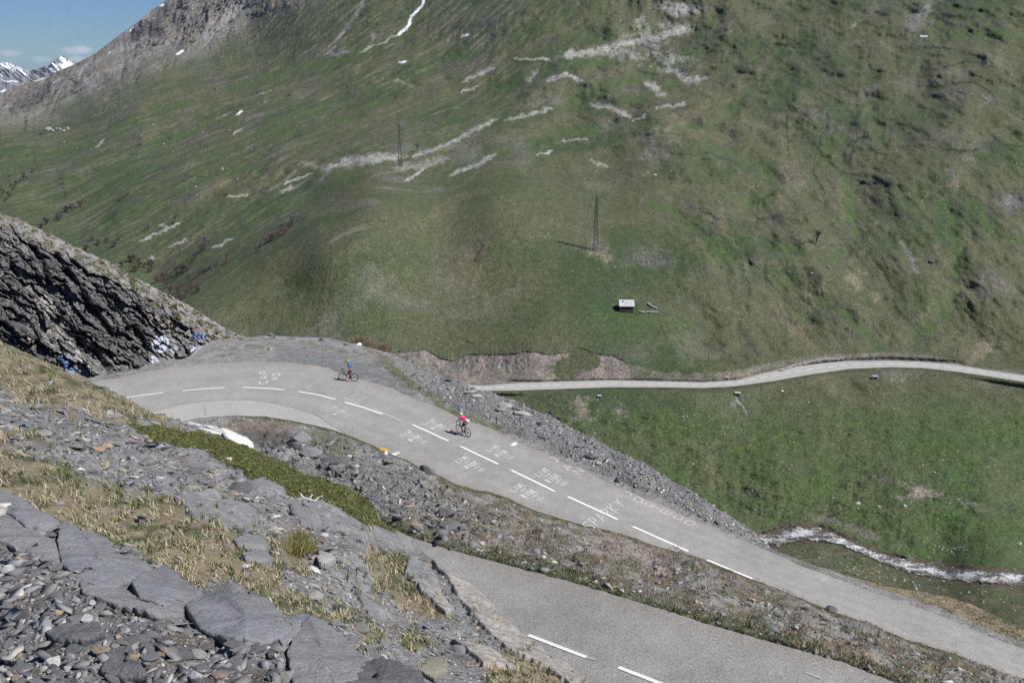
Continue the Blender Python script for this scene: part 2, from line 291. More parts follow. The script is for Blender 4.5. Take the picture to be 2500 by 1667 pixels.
def t_hill(px, py, detail=True):
    px = np.asarray(px, float); py = np.asarray(py, float)
    t = np.exp(_h(px, py))
    # plane-level valley road
    rt, rb = RT(px), RB(px)
    road = (1 - sstep(2, 14, np.maximum(rt - py, py - rb))) * sstep(850, 1000, px)
    tp = 96.0 / (-(ray(px, py)[..., 2])); t = lerp(t, tp, road)
    if not detail: return t
    p = ray(px, py) * t[..., None]; X, Y = p[..., 0], p[..., 1]
    far = np.clip((t - 300) / 700, 0, 2.2)
    # diagonal erosion ridges on the left, rounder hummocks on the right
    a = .5 * X + .866 * Y; b = .866 * X - .5 * Y
    dg = ridged(b / 24 + .6 * fbm(X / 40, Y / 50, 2, 13), a / 70, 2, 15, .5) * 4.5 + ridged(b / 38 + .5 * fbm(a / 90, b / 60, 2, 3), a / 190, 3, 11, .45) * 8 + fbm(b / 15, a / 38, 4, 21, .5) * 10 
    hm = fbm(X / 46, Y / 60, 3, 31, .46) * 15 + fbm(X / 18, Y / 40, 4, 33, .5) * 10 + ridged(X / 15 + .6 * fbm(X / 24, Y / 40, 2, 35), Y / 36, 2, 37, .5) * 2.6 + ridged(X / 34 + .5 * fbm(X / 30, Y / 30, 2, 43), Y / 50, 3, 41, .45) * 4.0
    wl = sstep(1500, 900, px + (py - 300) * .8); wr = 1 - wl
    smooth = spurmask(px, py) * sstep(400, 500, py) * sstep(1760, 1560, px) * sstep(945, 880, py)
    amp = (1 - .82 * smooth) * (1 - sstep(940, 960, py) * .75)
    g = 0
    wx = px + fbm(px / 60, py / 45, 3, 181) * 26; wy = py + fbm(px / 55, py / 45, 3, 183) * 20
    for pts, w, k in RELF:
        P = np.asarray(pts, float); m = (px > P[:, 0].min() - 3.2 * w) & (px < P[:, 0].max() + 3.2 * w) & (py > P[:, 1].min() - 3.2 * w) & (py < P[:, 1].max() + 3.2 * w)
        if not m.any(): continue
        d = dline(wx[m], wy[m], pts); gg = np.zeros(px.shape); gg[m] = k * (.42 if k > 0 else .9) * np.exp(-(d / (w * 1.15)) ** 2); g = g + gg
    n = 1.15 * g / (.55 + far * .95) + (dg * wl + hm * wr)
    n = n * amp * (.55 + far * .95)
    # rocky mountain relief upper left
    mt = sstep(50, -70, py - np.interp(px, [-600, 0, 116, 218, 393, 510, 546, 655, 757, 900], [330, 318, 291, 250, 175, 140, 100, 58, 0, -60]))
    rk = ridged((px * .77 + py * .64) / 38 + .6 * fbm(px / 60, py / 60, 3, 77), (px * .64 - py * .77) / 120, 3, 51, .5) * 55 + crag(px, py) * (ridged((px * .77 + py * .64) / 14, (px * .64 - py * .77) / 30, 4, 57, .6) * 60)
    n = n + rk * mt
    n = n + fbm(X / 7, Y / 9, 5, 61, .7) * 1.5 * (1 - .5 * smooth) * (1 + far)
    # cut bank above the valley road, overhang crest
    bt = BANKTOP(px) + fbm(px / 26, px * 0, 3, 5) * 5
    inb = sstep(-1.5, 1.5, py - bt) * sstep(3, -6, py - rt) * sstep(880, 960, px)
    n = n - 1.3 * np.exp(-np.maximum(0, py - bt) / 9.0) * sstep(-1, 0.8, py - bt) * -1 * sstep(880, 960, px) * (1 - .55 * sstep(1520, 1600, px))
    n = n + inb * sstep(0, 16, rt - py) * (ridged(px / 26 + .3 * fbm(px / 20, py / 20, 2, 4), py / 30, 3, 9) * 1.3 + fbm(px / 7, py / 7, 3, 8) * 1.1)
    # river bed
    rd = np.abs(py - RVC(px)) - RIVW(px); riv = sstep(10, -3, rd) * sstep(1780, 1850, px)
    n = n * sstep(3, 55, np.maximum(rt - py, py - rb)) ** np.where(px > 850, 1, 0) * (1 - road) * (1 - riv * .8) + riv * 1.0
    n = n + fbm(px / 60, py / 22, 4, 71) * 2.2 * sstep(960, 1020, py) * (1 - riv)
    t = t + n; w = sstep(950, 1000, px)   # the ground never leans over the valley road
    te = 96.0 / (-(ray(px, rt)[..., 2])); tb = 96.0 / (-(ray(px, rb)[..., 2]))
    t = np.where((py < rt) & (w > 0), lerp(t, np.maximum(t, te + .10 * (rt - py)), w), t); t = np.where((py > rb) & (w > 0), lerp(t, np.minimum(t, tb - .07 * (py - rb)), w), t)
    return t
_raw_hill = t_hill; _HG = {}
def hill_grid(pxs, bt, tp, nrow):
    s = np.linspace(0, 1, nrow); PY = bt[None] + (tp - bt)[None] * s[:, None]; PX = np.broadcast_to(pxs[None], PY.shape).copy()
    t = _raw_hill(PX, PY); base = _raw_hill(PX, PY, False); d = np.diff(t, axis=0); lo = .34 * np.maximum(np.diff(base, axis=0), .02)
    q = (d - lo) / (lo * 1.5); d2 = lo + lo * 1.5 * np.where(q > 20, q, np.log1p(np.exp(np.clip(q, -30, 20))))   # no overhanging folds
    ex = np.concatenate([np.zeros((1, t.shape[1])), np.cumsum(d2 - d, 0)], 0); pad = 34; E = np.pad(ex, ((pad, pad), (0, 0)), 'reflect', reflect_type='odd')
    for _ in range(2):
        c = np.cumsum(np.pad(E, ((1, 0), (0, 0))), 0); w = 2 * 17 + 1; E = np.pad((c[w:] - c[:-w]) / w, ((17, 17), (0, 0)), 'edge')
    raw = t; t = t + (ex - E[pad:-pad]) * .85; keep = sstep(34, 16, np.abs(PY - (RT(PX) + RB(PX)) / 2)) * sstep(950, 1000, PX); keep = np.maximum(keep, sstep(34, 22, np.abs(PY - RVC(PX))) * sstep(1800, 1840, PX)); t = lerp(t, raw, keep); _HG.update(x=pxs, b=bt, t=tp, n=nrow, T=t); return t
def t_hill(px, py, detail=True):
    if not detail or not _HG: return _raw_hill(px, py, detail)
    px = np.asarray(px, float); py = np.asarray(py, float); x = _HG['x']; fx = np.clip((px - x[0]) / (x[1] - x[0]), 0, len(x) - 1.001); b = np.interp(px, x, _HG['b']); tt = np.interp(px, x, _HG['t'])
    fy = np.clip((py - b) / (tt - b) * (_HG['n'] - 1), 0, _HG['n'] - 1.001); i = fx.astype(int); j = fy.astype(int); u = fx - i; v = fy - j; T = _HG['T']
    return (T[j, i] * (1 - u) + T[j, i + 1] * u) * (1 - v) + (T[j + 1, i] * (1 - u) + T[j + 1, i + 1] * u) * v
def P_hill(px, py): return ray(px, py) * t_hill(px, py)[..., None]

def relief(name, pxs, top, bot, nrow, tf, cf, mat, skirt=None, expo=1.0, disp=None, smooth=True):
    n = len(pxs); s = np.linspace(0, 1, nrow) ** expo
    tp, bt = top(pxs), bot(pxs)
    PY = bt[None] + (tp - bt)[None] * s[:, None]; PX = np.broadcast_to(pxs[None], PY.shape).copy()
    t = tf(PX, PY); V = ray(PX, PY) * t[..., None]
    C = cf(PX, PY, V)
    if disp is not None: V = disp(PX, PY, V)
    if skirt:
        last = V[-1]; d = last[:, :2] / np.linalg.norm(last[:, :2], axis=1, keepdims=True); ex = []
        for (dist, drop) in skirt:
            q = last.copy(); q[:, :2] += d * dist; q[:, 2] -= drop * (1 + .1 * fbm(pxs / 40, pxs * 0 + dist, 2, 3)); ex.append(q)
        V = np.concatenate([V, np.array(ex)], 0); C = np.concatenate([C, np.repeat(C[-1:], len(ex), 0)], 0)
    m = V.shape[0]; idx = np.arange(m * n).reshape(m, n)
    F = np.stack([idx[:-1, :-1], idx[:-1, 1:], idx[1:, 1:], idx[1:, :-1]], -1).reshape(-1, 4)
    return mesh_np(name, V.reshape(-1, 3), F, mat, C.reshape(-1, 3), smooth)

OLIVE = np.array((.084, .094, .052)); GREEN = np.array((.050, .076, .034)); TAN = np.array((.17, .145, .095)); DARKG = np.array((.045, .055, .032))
PALE = np.array((.33, .32, .30)); SOIL = np.array((.15, .115, .09)); GREY = np.array((.19, .185, .18)); DROCK = np.array((.075, .072, .075)); SNOW = np.array((.85, .87, .9))
ROCKB = np.array((.165, .15, .14)); PINK = np.array((.24, .20, .18)); FRESH = np.array((.066, .112, .032))
# strokes: (colour, softness, width, broken amount, points)
STK = []
def S(c, w, pts, br=.6, a=1.0): STK.append((c, w, br, a, pts))
# pale scree
S(PALE,12,[(798,412),(838,398),(877,390),(960,384),(985,382)],.8); S(PALE,5,[(1007,381),(1064,364),(1110,345),(1137,329),(1183,306),(1213,293)])
S(PALE,9,[(968,412),(1037,402),(1095,384)],1.4,.55); S(PALE,3,[(987,442),(1020,424),(1045,406)],1); S(PALE,5,[(1102,429),(1118,417),(1167,402),(1209,377)])
S(PALE,3.5,[(1236,294),(1275,285),(1347,264)]); S(PALE,6,[(1439,254),(1485,262),(1516,272),(1535,287)],.5); S(PALE,2.4,[(1542,297),(1577,283)]); S(PALE,3.5,[(1596,264),(1672,254)])
S(PALE,9,[(1573,199),(1596,210),(1619,233)],.7); S(PALE,10,[(1610,170),(1653,176),(1676,195),(1726,190)],.9); S(PALE,5,[(1328,199),(1366,187),(1386,182),(1424,201)]); S(PALE,4,[(1129,199),(1164,184),(1206,165)])
S(PALE,3,[(1121,226),(1164,212)]); S(PALE,2.5,[(1259,143),(1343,145)]); S(PALE,6,[(1290,199),(1313,172)],1); S(PALE,9,[(1366,138),(1451,126),(1527,107),(1604,92),(1680,66)],1)
S(PALE,32,[(1540,85),(1642,46)],2.0,.75); S(PALE,15,[(1619,15),(1665,25),(1715,27)],.6); S(PALE,22,[(1590,130),(1660,145)],2.2,.7); S(PALE,18,[(1480,118),(1560,140)],2.2,.6)
S(PALE,3,[(696,448),(761,425)]); S(PALE,6,[(689,467),(723,455)]); S(PALE,2.5,[(551,482),(603,476)]); S(PALE,3,[(233,360),(256,342)]); S(PALE,3,[(566,329),(597,314)])
S(PALE,4,[(394,546),(410,555)],.8); S(PALE,3,[(340,590),(385,570),(440,545)],1); S(PALE,3,[(412,604),(460,582)],1); S(PALE,2.6,[(520,605),(570,582)],1); S(PALE,5,[(372,632)],1)
S(PALE,5,[(735,395),(790,412)],1.2,.5); S(GREY,40,[(1260,355)],1.5,.45); S(GREY,34,[(1150,372)],1.5,.4); S(PALE,3,[(1640,415)],.5); S(PALE,2,[(1600,427)],.5)
S(PALE,4,[(1445,392),(1482,410)],1.2,.7); S(PALE,3,[(1372,345),(1435,338)],1,.7); S(PALE,2.6,[(1310,380),(1350,368)],1); S(PALE,30,[(1610,360)],2.4,.35); S(PALE,3,[(960,195),(1010,212)],1.4,.4)
# grey screes / streams upper
S(GREY,5,[(819,111),(842,73),(876,23),(892,0)],1); S(GREY,9,[(784,132),(857,126)],1.2); S(GREY,4,[(905,105),(912,85)],1); S(PALE,2.4,[(880,125),(940,102),(968,84)],.6,.8)
S(SNOW,3.4,[(1036,-6),(1032,10),(1001,48),(997,65),(985,76),(968,86)],.25); S(GREY,12,[(2290,0),(2260,25),(2230,50)],1.2,.9)
S(GREY,5,[(2100,50),(2075,68)],1); S(GREY,26,[(2230,60)],1.6,.6)
# snow patches
for q in [(3.6,[(1130,88),(1144,84)]),(3.2,[(976,153),(992,151)]),(2.4,[(2248,89),(2264,90)]),(2.2,[(430,133),(448,124)]),(1.8,[(577,280),(592,271)]),(2.6,[(317,74),(327,66)]),(3,[(390,15),(402,11)]),(2,[(84,199),(106,190)]),(1.8,[(2,225),(14,220)]),(1.6,[(267,129),(270,127)]),(1.5,[(374,46),(377,44)])]: S(SNOW,q[0],q[1],.3)
# brown / grey outcrops left
for q in [(8,[(610,265),(665,240)]),(6,[(440,315),(480,300)]),(5,[(450,352),(490,330)]),(6,[(300,375),(345,362)]),(12,[(425,495),(510,458)]),(10,[(175,560),(240,545)]),(6,[(200,440),(235,425)]),(4,[(150,180),(190,200)]),(8,[(1030,310),(1075,285)]),(9,[(1085,175),(1120,150)]),(9,[(1130,170),(1180,140)]),(14,[(1150,120),(1235,85)]),(10,[(1150,68),(1220,48)]),(9,[(925,325),(985,300)]),(9,[(890,350),(940,330)]),(12,[(235,345),(270,290)]),(10,[(700,240),(740,210)]),(9,[(600,310),(640,290)]),(7,[(620,180),(640,165)]),(8,[(500,210),(560,190)])]: S(ROCKB,q[0],q[1],1.6,.7)
S(DROCK,12,[(1130,70),(1200,55)],1.6,.8); S(DROCK,10,[(1245,5),(1255,-10)],1); S(PINK,4,[(770,445),(810,420)],1); S(PINK,8,[(700,90),(690,120)],1.4,.3)
S(DROCK,6,[(680,92),(712,88)],1.2,.8); S(DROCK,5,[(255,15)],1)
# right side earth slips and outcrops
S(PINK,26,[(1940,410)],1.8,.75); S(PINK,14,[(1915,395),(1925,430)],1.5,.8); S(PINK,16,[(2030,315),(2110,330)],2,.6); S(ROCKB,14,[(1955,275),(2020,285)],2,.8)
S(ROCKB,18,[(2290,225),(2345,215)],2,.9); S(PINK,20,[(2340,235)],2,.6); S(PINK,15,[(2410,245)],1.6,.9); S(ROCKB,28,[(2470,510),(2500,480)],1.1); S(GREY,16,[(2465,490)],1.2); S(ROCKB,10,[(2232,350),(2262,368)],1.2); S(PINK,9,[(2345,380),(2385,395)],1.6)
S(PINK,9,[(2315,412),(2330,432),(2345,452)],1.4); S(GREY,9,[(2194,586),(2212,610)],1); S(GREY,5,[(2212,610),(2226,634),(2240,664)],1.2); S(TAN+.05,24,[(2082,676)],1.6,.8); S(TAN+.05,12,[(2143,726)],1,.8); S(TAN,16,[(2155,758),(2180,766)],1.4,.6)
S(SOIL,7,[(1958,692),(1972,715),(1985,745)],1); S(SOIL,22,[(2010,755),(2050,790)],1.8,.6); S(TAN,18,[(1875,740),(1940,800),(1985,850)],1.6,.7); S(TAN+.03,20,[(2370,880),(2400,845),(2440,835)],1.3,.9); S(TAN,26,[(2380,850)],1.6,.6)
S(TAN,20,[(2310,690),(2360,720)],1.6,.45); S(TAN,30,[(1700,265),(1640,285)],1.5,.5); S(TAN,10,[(1740,240),(1700,275),(1600,305)],1.2,.6); S(TAN,26,[(1740,10),(1745,50)],1.2,.5); S(SOIL,10,[(1885,130),(1860,165),(1855,180)],1.4,.8)
S(TAN,12,[(1700,560),(1715,600)],1,.6); S(TAN,10,[(1765,545),(1775,570)],1,.6); S(ROCKB,6,[(1670,496),(1720,520),(1760,545)],1,.8); S(SOIL,34,[(1870,545),(1930,530)],2,.5); S(SOIL,24,[(2110,560)],2,.4)
S(PINK,8,[(2138,55)],1,.0); S(GREY,10,[(2140,545)],1.2,.5)
# brown soil streak on the dome
S(SOIL+.03,20,[(1175,590),(1150,625),(1120,680)],1.6,.75); S(SOIL,9,[(1180,600),(1165,640)],1.3,.6); S(TAN,14,[(990,560),(1060,530),(1130,480),(1180,470)],1.6,.4); S(SOIL,40,[(1090,640)],1.6,.35); S(SOIL,44,[(960,560)],1.8,.3)
S(TAN+.05,18,[(1455,600)],1.3,.8); S(TAN+.05,16,[(1480,622)],1.4,.8); S(PINK,15,[(1454,602)],1.2,.8)
S(FRESH,60,[(1560,790),(1640,810)],1.2,.7); S(FRESH,40,[(1500,770),(1460,765)],1.2,.5); S(FRESH,16,[(1790,480),(1860,500)],1,.6); S(FRESH,22,[(2060,480),(2090,570)],1.4,.6); S(FRESH,24,[(2310,530),(2350,640)],1.4,.5); S(FRESH,30,[(2270,720),(2250,800)],1.5,.5)
# shadow edges of small scarps, painted as dark lines
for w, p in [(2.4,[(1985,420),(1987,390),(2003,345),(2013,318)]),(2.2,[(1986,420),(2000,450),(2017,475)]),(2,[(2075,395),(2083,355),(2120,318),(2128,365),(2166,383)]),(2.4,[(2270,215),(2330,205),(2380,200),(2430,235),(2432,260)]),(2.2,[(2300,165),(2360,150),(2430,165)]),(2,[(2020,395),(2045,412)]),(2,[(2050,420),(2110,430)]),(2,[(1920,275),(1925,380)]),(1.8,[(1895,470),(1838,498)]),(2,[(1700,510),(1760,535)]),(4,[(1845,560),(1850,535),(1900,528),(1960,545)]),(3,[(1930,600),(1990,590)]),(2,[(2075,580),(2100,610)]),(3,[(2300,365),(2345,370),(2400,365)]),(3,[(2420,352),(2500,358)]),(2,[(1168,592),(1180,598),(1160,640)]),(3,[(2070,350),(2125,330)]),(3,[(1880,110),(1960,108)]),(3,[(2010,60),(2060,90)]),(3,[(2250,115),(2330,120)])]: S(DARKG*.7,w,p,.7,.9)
# below the road
S(PINK,12,[(1395,985),(1440,975)],2,.8); S(PINK,20,[(1430,1010)],2,.8); S(PINK,15,[(1510,1000)],2,.8); S(PINK,10,[(1400,1030),(1370,1040)],1.6,.8); S(GREY,9,[(2180,924),(2206,926)],1.2); S(GREY,12,[(2150,905),(2230,912)],2,.5)
S(GREY,7,[(1790,988)],1.3,.9); S(PINK,5,[(1530,1015)],1); S(PINK,12,[(2228,1196),(2300,1208)],1.3,1); S(PINK,8,[(2200,1218),(2250,1205)],1.2,.9); S(PINK,6,[(2130,1160),(2200,1180),(2240,1196)],1.6,.7); S(ROCKB,10,[(2340,1225),(2420,1240)],2,.6)
S(DARKG,9,[(2040,1133),(2150,1165),(2220,1200)],1.6,.6); S(DARKG,10,[(2330,1205),(2500,1250)],1.6,.5); S(TAN,9,[(1735,1122),(1742,1160),(1760,1175)],1.6,.6); S(ROCKB,8,[(1990,1262),(2060,1280),(2150,1320)],1.8,.7); S(TAN,10,[(1640,1010),(1680,1020)],2,.4)
YEL = np.array((.30, .22, .03))
for w, p in [(3.4,[(1780,1096),(1830,1088)]),(1.6,[(1830,1088),(1875,1080),(1895,1066),(1920,1054)]),(4.5,[(2095,1024),(2100,1030)]),(1.4,[(2060,1045),(2095,1030)]),(1.5,[(2140,938),(2160,952),(2158,970),(2151,986)])]: S(YEL,w,p,2.4,.16)
for p in [[(1799,965),(1812,985),(1828,1008)]]: S(PALE*.8,2.4,[(a-3,b+1) for a,b in p],.3); S(DROCK*.5,1.7,p,.3)

def col_hill(px, py, V):
    X, Y = V[..., 0], V[..., 1]; t = np.hypot(X, Y)
    a = .5 * X + .866 * Y; b = .866 * X - .5 * Y
    wl = sstep(1500, 900, px + (py - 300) * .8)
    n1 = fbm(X / 70, Y / 70, 4, 81); n2 = fbm(b / 18, a / 90, 4, 85) * wl + fbm(X / 22, Y / 30, 4, 86) * (1 - wl)
    C = np.broadcast_to(OLIVE, px.shape + (3,)).copy()
    C = mix(C, GREEN, sstep(-.05, .5, n1 + .5 * n2) * .95)
    C = mix(C, TAN, sstep(.2, .9, n2 - n1 * .5 + .25 * fbm(X / 6, Y / 6, 2, 88)) * .55)
    # meadow below the road is fresher
    C = mix(C, FRESH * .85, sstep(950, 1050, py) * (.35 + .5 * sstep(-.3, .4, fbm(px / 160, py / 70, 3, 91))))
    # greener gully floors, tan rims
    gl = np.full(px.shape, 1e3); wx = px + fbm(px / 60, py / 45, 3, 181) * 26; wy = py + fbm(px / 55, py / 45, 3, 183) * 20
    for pts, w, k in RELF:
        if k > 0: gl = np.minimum(gl, dline(wx, wy, pts) / w)
    C = mix(C, FRESH * .9, sstep(.9, .1, gl + .5 * fbm(px / 22, py / 16, 3, 185)) * .6); C = mix(C, TAN * .95, sstep(.35, .0, np.abs(gl - 1.7 + .5 * fbm(px / 30, py / 20, 3, 187))) * .35)
    # greener left slope
    C = mix(C, GREEN * 1.08, sstep(650, 250, px) * sstep(300, 420, py) * .45)
    # terracettes: fine dark-bare stepped hummocks
    tr = sstep(.2, .6, fbm(X / 40, Y / 40, 3, 95)) * sstep(.05, .45, ridged(px / 6.0 + py / 9, py / 3.2, 2, 96))
    C = mix(C, ROCKB, tr * .55 * (1 - sstep(900, 960, py)))
    # procedural bare strips on the left slope
    st = ridged(b / 26 + .4 * fbm(a / 60, b / 40, 2, 3), a / 150, 3, 99); bare = sstep(.62, .85, st) * sstep(0, .35, fbm(a / 60, b / 25, 3, 101)) * wl
    C = mix(C, ROCKB * 1.15, bare * .75)
    # upper left rock and scree
    mt = sstep(45, -70, py - np.interp(px, [-600, 0, 116, 218, 393, 510, 546, 655, 757, 900], [330, 318, 291, 250, 175, 140, 100, 58, 0, -60]) + 18 * fbm(b / 90, a / 160, 3, 103))
    rc = mix(np.broadcast_to(ROCKB * 1.05, px.shape + (3,)).copy(), GREY * 1.25, sstep(-.2, .4, fbm(X / 160, Y / 260, 3, 105)))
    rc = mix(rc, OLIVE, sstep(.1, .5, fbm(X / 120, Y / 190, 3, 107)) * .7 * sstep(60, 200, py))
    rc = rc * np.array((1.0, 1.0, 1.0)); rc = mix(rc, DROCK * 1.1, crag(px, py) * sstep(-.1, .6, ridged((px * .77 + py * .64) / 14, (px * .64 - py * .77) / 30, 4, 57, .6)) * .9); rc = mix(rc, TAN * 1.1, sstep(.05, .5, fbm(px / 30, py / 60, 3, 189)) * .5); rc = rc * (1 + .35 * fbm(px / 5, py / 5, 3, 191, .8))[..., None]
    dk = dline(px, py, [(330, 85), (375, 65)]); rc = mix(rc, DROCK, sstep(22, 6, dk + 16 * fbm(px / 10, py / 10, 3, 113)) * .8)
    dk = dline(px, py, [(60, 255), (110, 225)]); rc = mix(rc, DROCK, sstep(24, 6, dk + 20 * fbm(px / 9, py / 9, 3, 115)) * .7)
    C = mix(C, rc, mt)
    # cut bank of the road
    bt = BANKTOP(px) + fbm(px / 26, px * 0, 3, 5) * 5; rt = RT(px)
    inb = sstep(-1, 1.5, py - bt) * sstep(4, -1, py - rt) * sstep(880, 940, px)
    bc = mix(np.broadcast_to(ROCKB * 1.0, px.shape + (3,)).copy(), PINK * 1.1, sstep(-.2, .5, fbm(px / 45, py / 50, 3, 121)))
    bc = mix(bc, OLIVE, sstep(0, .5, fbm(px / 30, py / 18, 3, 123)) * .6); bc = mix(bc, OLIVE * .9, sstep(34, 20, dline(px, py, [(1375, 905), (1420, 875), (1440, 880)]) + 14 * fbm(px / 12, py / 12, 2, 125)))
    C = mix(C, bc, inb * np.where(px > 1540, .55, 1.0))
    C = mix(C, DROCK * .5, sstep(1.9, .4, np.abs(py - bt - 1.0)) * sstep(900, 960, px) * sstep(1540, 1510, px) * .95)  # shadow of the overhanging sod, painted as a dark line along the crest
    C = mix(C, OLIVE * .8, sstep(0, 2, py - RB(px)) * sstep(9, 3, py - RB(px)) * sstep(1000, 1100, px) * .8)
    # river banks and the stony slope this side of it
    rd = np.abs(py - RVC(px)) - RIVW(px)
    C = mix(C, SOIL * .62, sstep(12, 2, rd + 12 * fbm(px / 14, py / 9, 4, 127)) * sstep(1780, 1850, px))
    below = sstep(2, 12, py - RVC(px) - RIVW(px)) * sstep(1780, 1850, px)
    C = mix(C, OLIVE * .95, below * .75); C = mix(C, TAN * .8, below * sstep(-.1, .5, fbm(px / 60, py / 14, 3, 129)) * .7)
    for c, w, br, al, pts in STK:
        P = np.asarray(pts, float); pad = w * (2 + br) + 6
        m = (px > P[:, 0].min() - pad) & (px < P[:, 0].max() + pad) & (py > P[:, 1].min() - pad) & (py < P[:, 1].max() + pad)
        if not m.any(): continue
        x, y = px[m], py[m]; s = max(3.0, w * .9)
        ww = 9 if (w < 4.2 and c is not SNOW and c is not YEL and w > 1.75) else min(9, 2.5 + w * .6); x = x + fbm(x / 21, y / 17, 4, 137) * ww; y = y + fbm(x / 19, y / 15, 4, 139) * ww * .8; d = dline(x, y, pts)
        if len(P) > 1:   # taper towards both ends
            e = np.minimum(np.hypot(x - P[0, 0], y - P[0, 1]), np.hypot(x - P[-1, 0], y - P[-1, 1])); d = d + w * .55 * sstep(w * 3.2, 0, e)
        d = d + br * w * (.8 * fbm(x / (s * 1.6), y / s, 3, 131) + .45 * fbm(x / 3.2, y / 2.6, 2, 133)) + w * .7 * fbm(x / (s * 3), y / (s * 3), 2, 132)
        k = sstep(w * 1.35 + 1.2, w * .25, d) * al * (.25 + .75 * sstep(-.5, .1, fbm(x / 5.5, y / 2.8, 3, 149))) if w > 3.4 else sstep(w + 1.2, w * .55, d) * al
        if (c is ROCKB or c is PINK or w >= 8 and c is SOIL) and P[:, 1].mean() < 850:   # stepped bare ground, shadow lines of the steps painted dark
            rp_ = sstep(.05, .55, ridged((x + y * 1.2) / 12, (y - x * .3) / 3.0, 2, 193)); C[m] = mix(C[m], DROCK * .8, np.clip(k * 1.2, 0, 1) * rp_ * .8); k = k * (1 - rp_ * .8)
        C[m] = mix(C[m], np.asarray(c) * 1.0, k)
    # tussock grain, rippled terracettes and sprinkled stones
    C *= (1 + .30 * fbm(X / 2.6, Y / 4.0, 3, 135, .8) * (1 - mt * .5) * (1 - .6 * sstep(950, 1020, py)))[..., None]
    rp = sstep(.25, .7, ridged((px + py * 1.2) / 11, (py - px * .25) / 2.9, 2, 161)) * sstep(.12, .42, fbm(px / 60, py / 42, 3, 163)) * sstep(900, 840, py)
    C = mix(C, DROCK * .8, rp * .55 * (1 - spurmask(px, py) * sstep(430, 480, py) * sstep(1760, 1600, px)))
    w1, w2, wi = worley(px / 13, py / 9, 165); C = mix(C, PALE, sstep(.13, .05, w1) * (wi > .90) * .7 * (1 - inb) * sstep(-.1, .3, fbm(px / 70, py / 50, 3, 166)) * np.where((px > 1560) & (py > 520) & (py < 860), .5, 1))
    w1, w2, wi = worley(px / 7, py / 5, 167); C = mix(C, PALE * .9, sstep(.2, .08, w1) * (wi > .7) * .6 * sstep(.1, .4, fbm(px / 40, py / 30, 3, 169)) * sstep(930, 960, py))
    scarp_shade = sstep(.86, .95, ridged(px / 60 + .5 * fbm(px / 22, py / 20, 3, 171), py / 26 + .3 * fbm(px / 15, py / 15, 2, 172), 3, 173, .5)) * sstep(900, 860, py) * sstep(-.05, .25, fbm(px / 90, py / 70, 3, 175)) * (1 - .9 * spurmask(px, py) * sstep(430, 480, py) * sstep(1760, 1600, px)); C = mix(C, DARKG * .5, scarp_shade * .8)  # thin scarp shadows painted dark into the turf colour
    return np.clip(C, .004, .95)
M_HILL = mat_ground('hillside_turf', .3, 1.1, .36, .8, .6, .95, speck=.34, speck_scale=1.5)
pxs = np.arange(-420, 2921, 2.6)
hill_bot = pl([(-420,560),(-200,600),(0,650),(300,780),(575,890),(900,940),(1150,1040),(1400,1130),(1700,1310),(1900,1420),(2200,1500),(2500,1590),(2920,1760)])
hill_grid(pxs, hill_bot(pxs), SKYL(pxs), 600)
hill = relief('hillside', pxs, SKYL, hill_bot, 600, t_hill, col_hill, M_HILL, skirt=[(120, 40), (600, 400)])
tag(hill, kind='structure')

# valley road: asphalt ribbon with dashes and a gravel lay-by
def ribbon(name, top, bot, n, m, tf, mat, x0, x1, lift=.12, colors=None):
    xs = np.linspace(x0, x1, n); PXr = np.broadcast_to(xs[None], (m, n)); s = np.linspace(0, 1, m)[:, None]
    PYr = bot(xs)[None] * (1 - s) + top(xs)[None] * s
    V = ray(PXr, PYr) * tf(PXr, PYr)[..., None]; V[..., 2] += lift
    idx = np.arange(m * n).reshape(m, n); F = np.stack([idx[:-1, :-1], idx[:-1, 1:], idx[1:, 1:], idx[1:, :-1]], -1).reshape(-1, 4)
    return mesh_np(name, V.reshape(-1, 3), F, mat, None if colors is None else colors(s + 0 * PXr, PXr, PYr, V).reshape(-1, 3), True)
M_ASPH_FAR = mat_ground('valley_asphalt', .3, 2, .10, 0, .01, .9, 'flat', (.36, .355, .34))
M_PAINT = mat_ground('road_paint', 6, 30, .22, 0, .01, .7, 'flat', (.74, .73, .70))
M_PAINT_OLD = mat_ground('worn_road_paint', 6, 30, .3, 0, .01, .8, 'flat', (.46, .455, .44))
tplane = lambda px, py: 96.0 / (-(ray(px, py)[..., 2]))
vr = tag(ribbon('valley_road', lambda x: RT(x) + .4 * fbm(x / 20, x * 0, 2, 3), lambda x: RB(x) + .4 * fbm(x / 20, x * 0, 2, 6), 500, 6, tplane, M_ASPH_FAR, 1062, 2795), kind='structure')
xs = 1100.0; k = 0
while xs < 2760:
    mid = lambda x: (RT(x) + RB(x)) / 2 - .4
    o = ribbon('centre_line_dash', lambda x: mid(x) - .45, lambda x: mid(x) + .45, 6, 2, tplane, M_PAINT, xs, xs + 17, .16); o.parent = vr; xs += 28
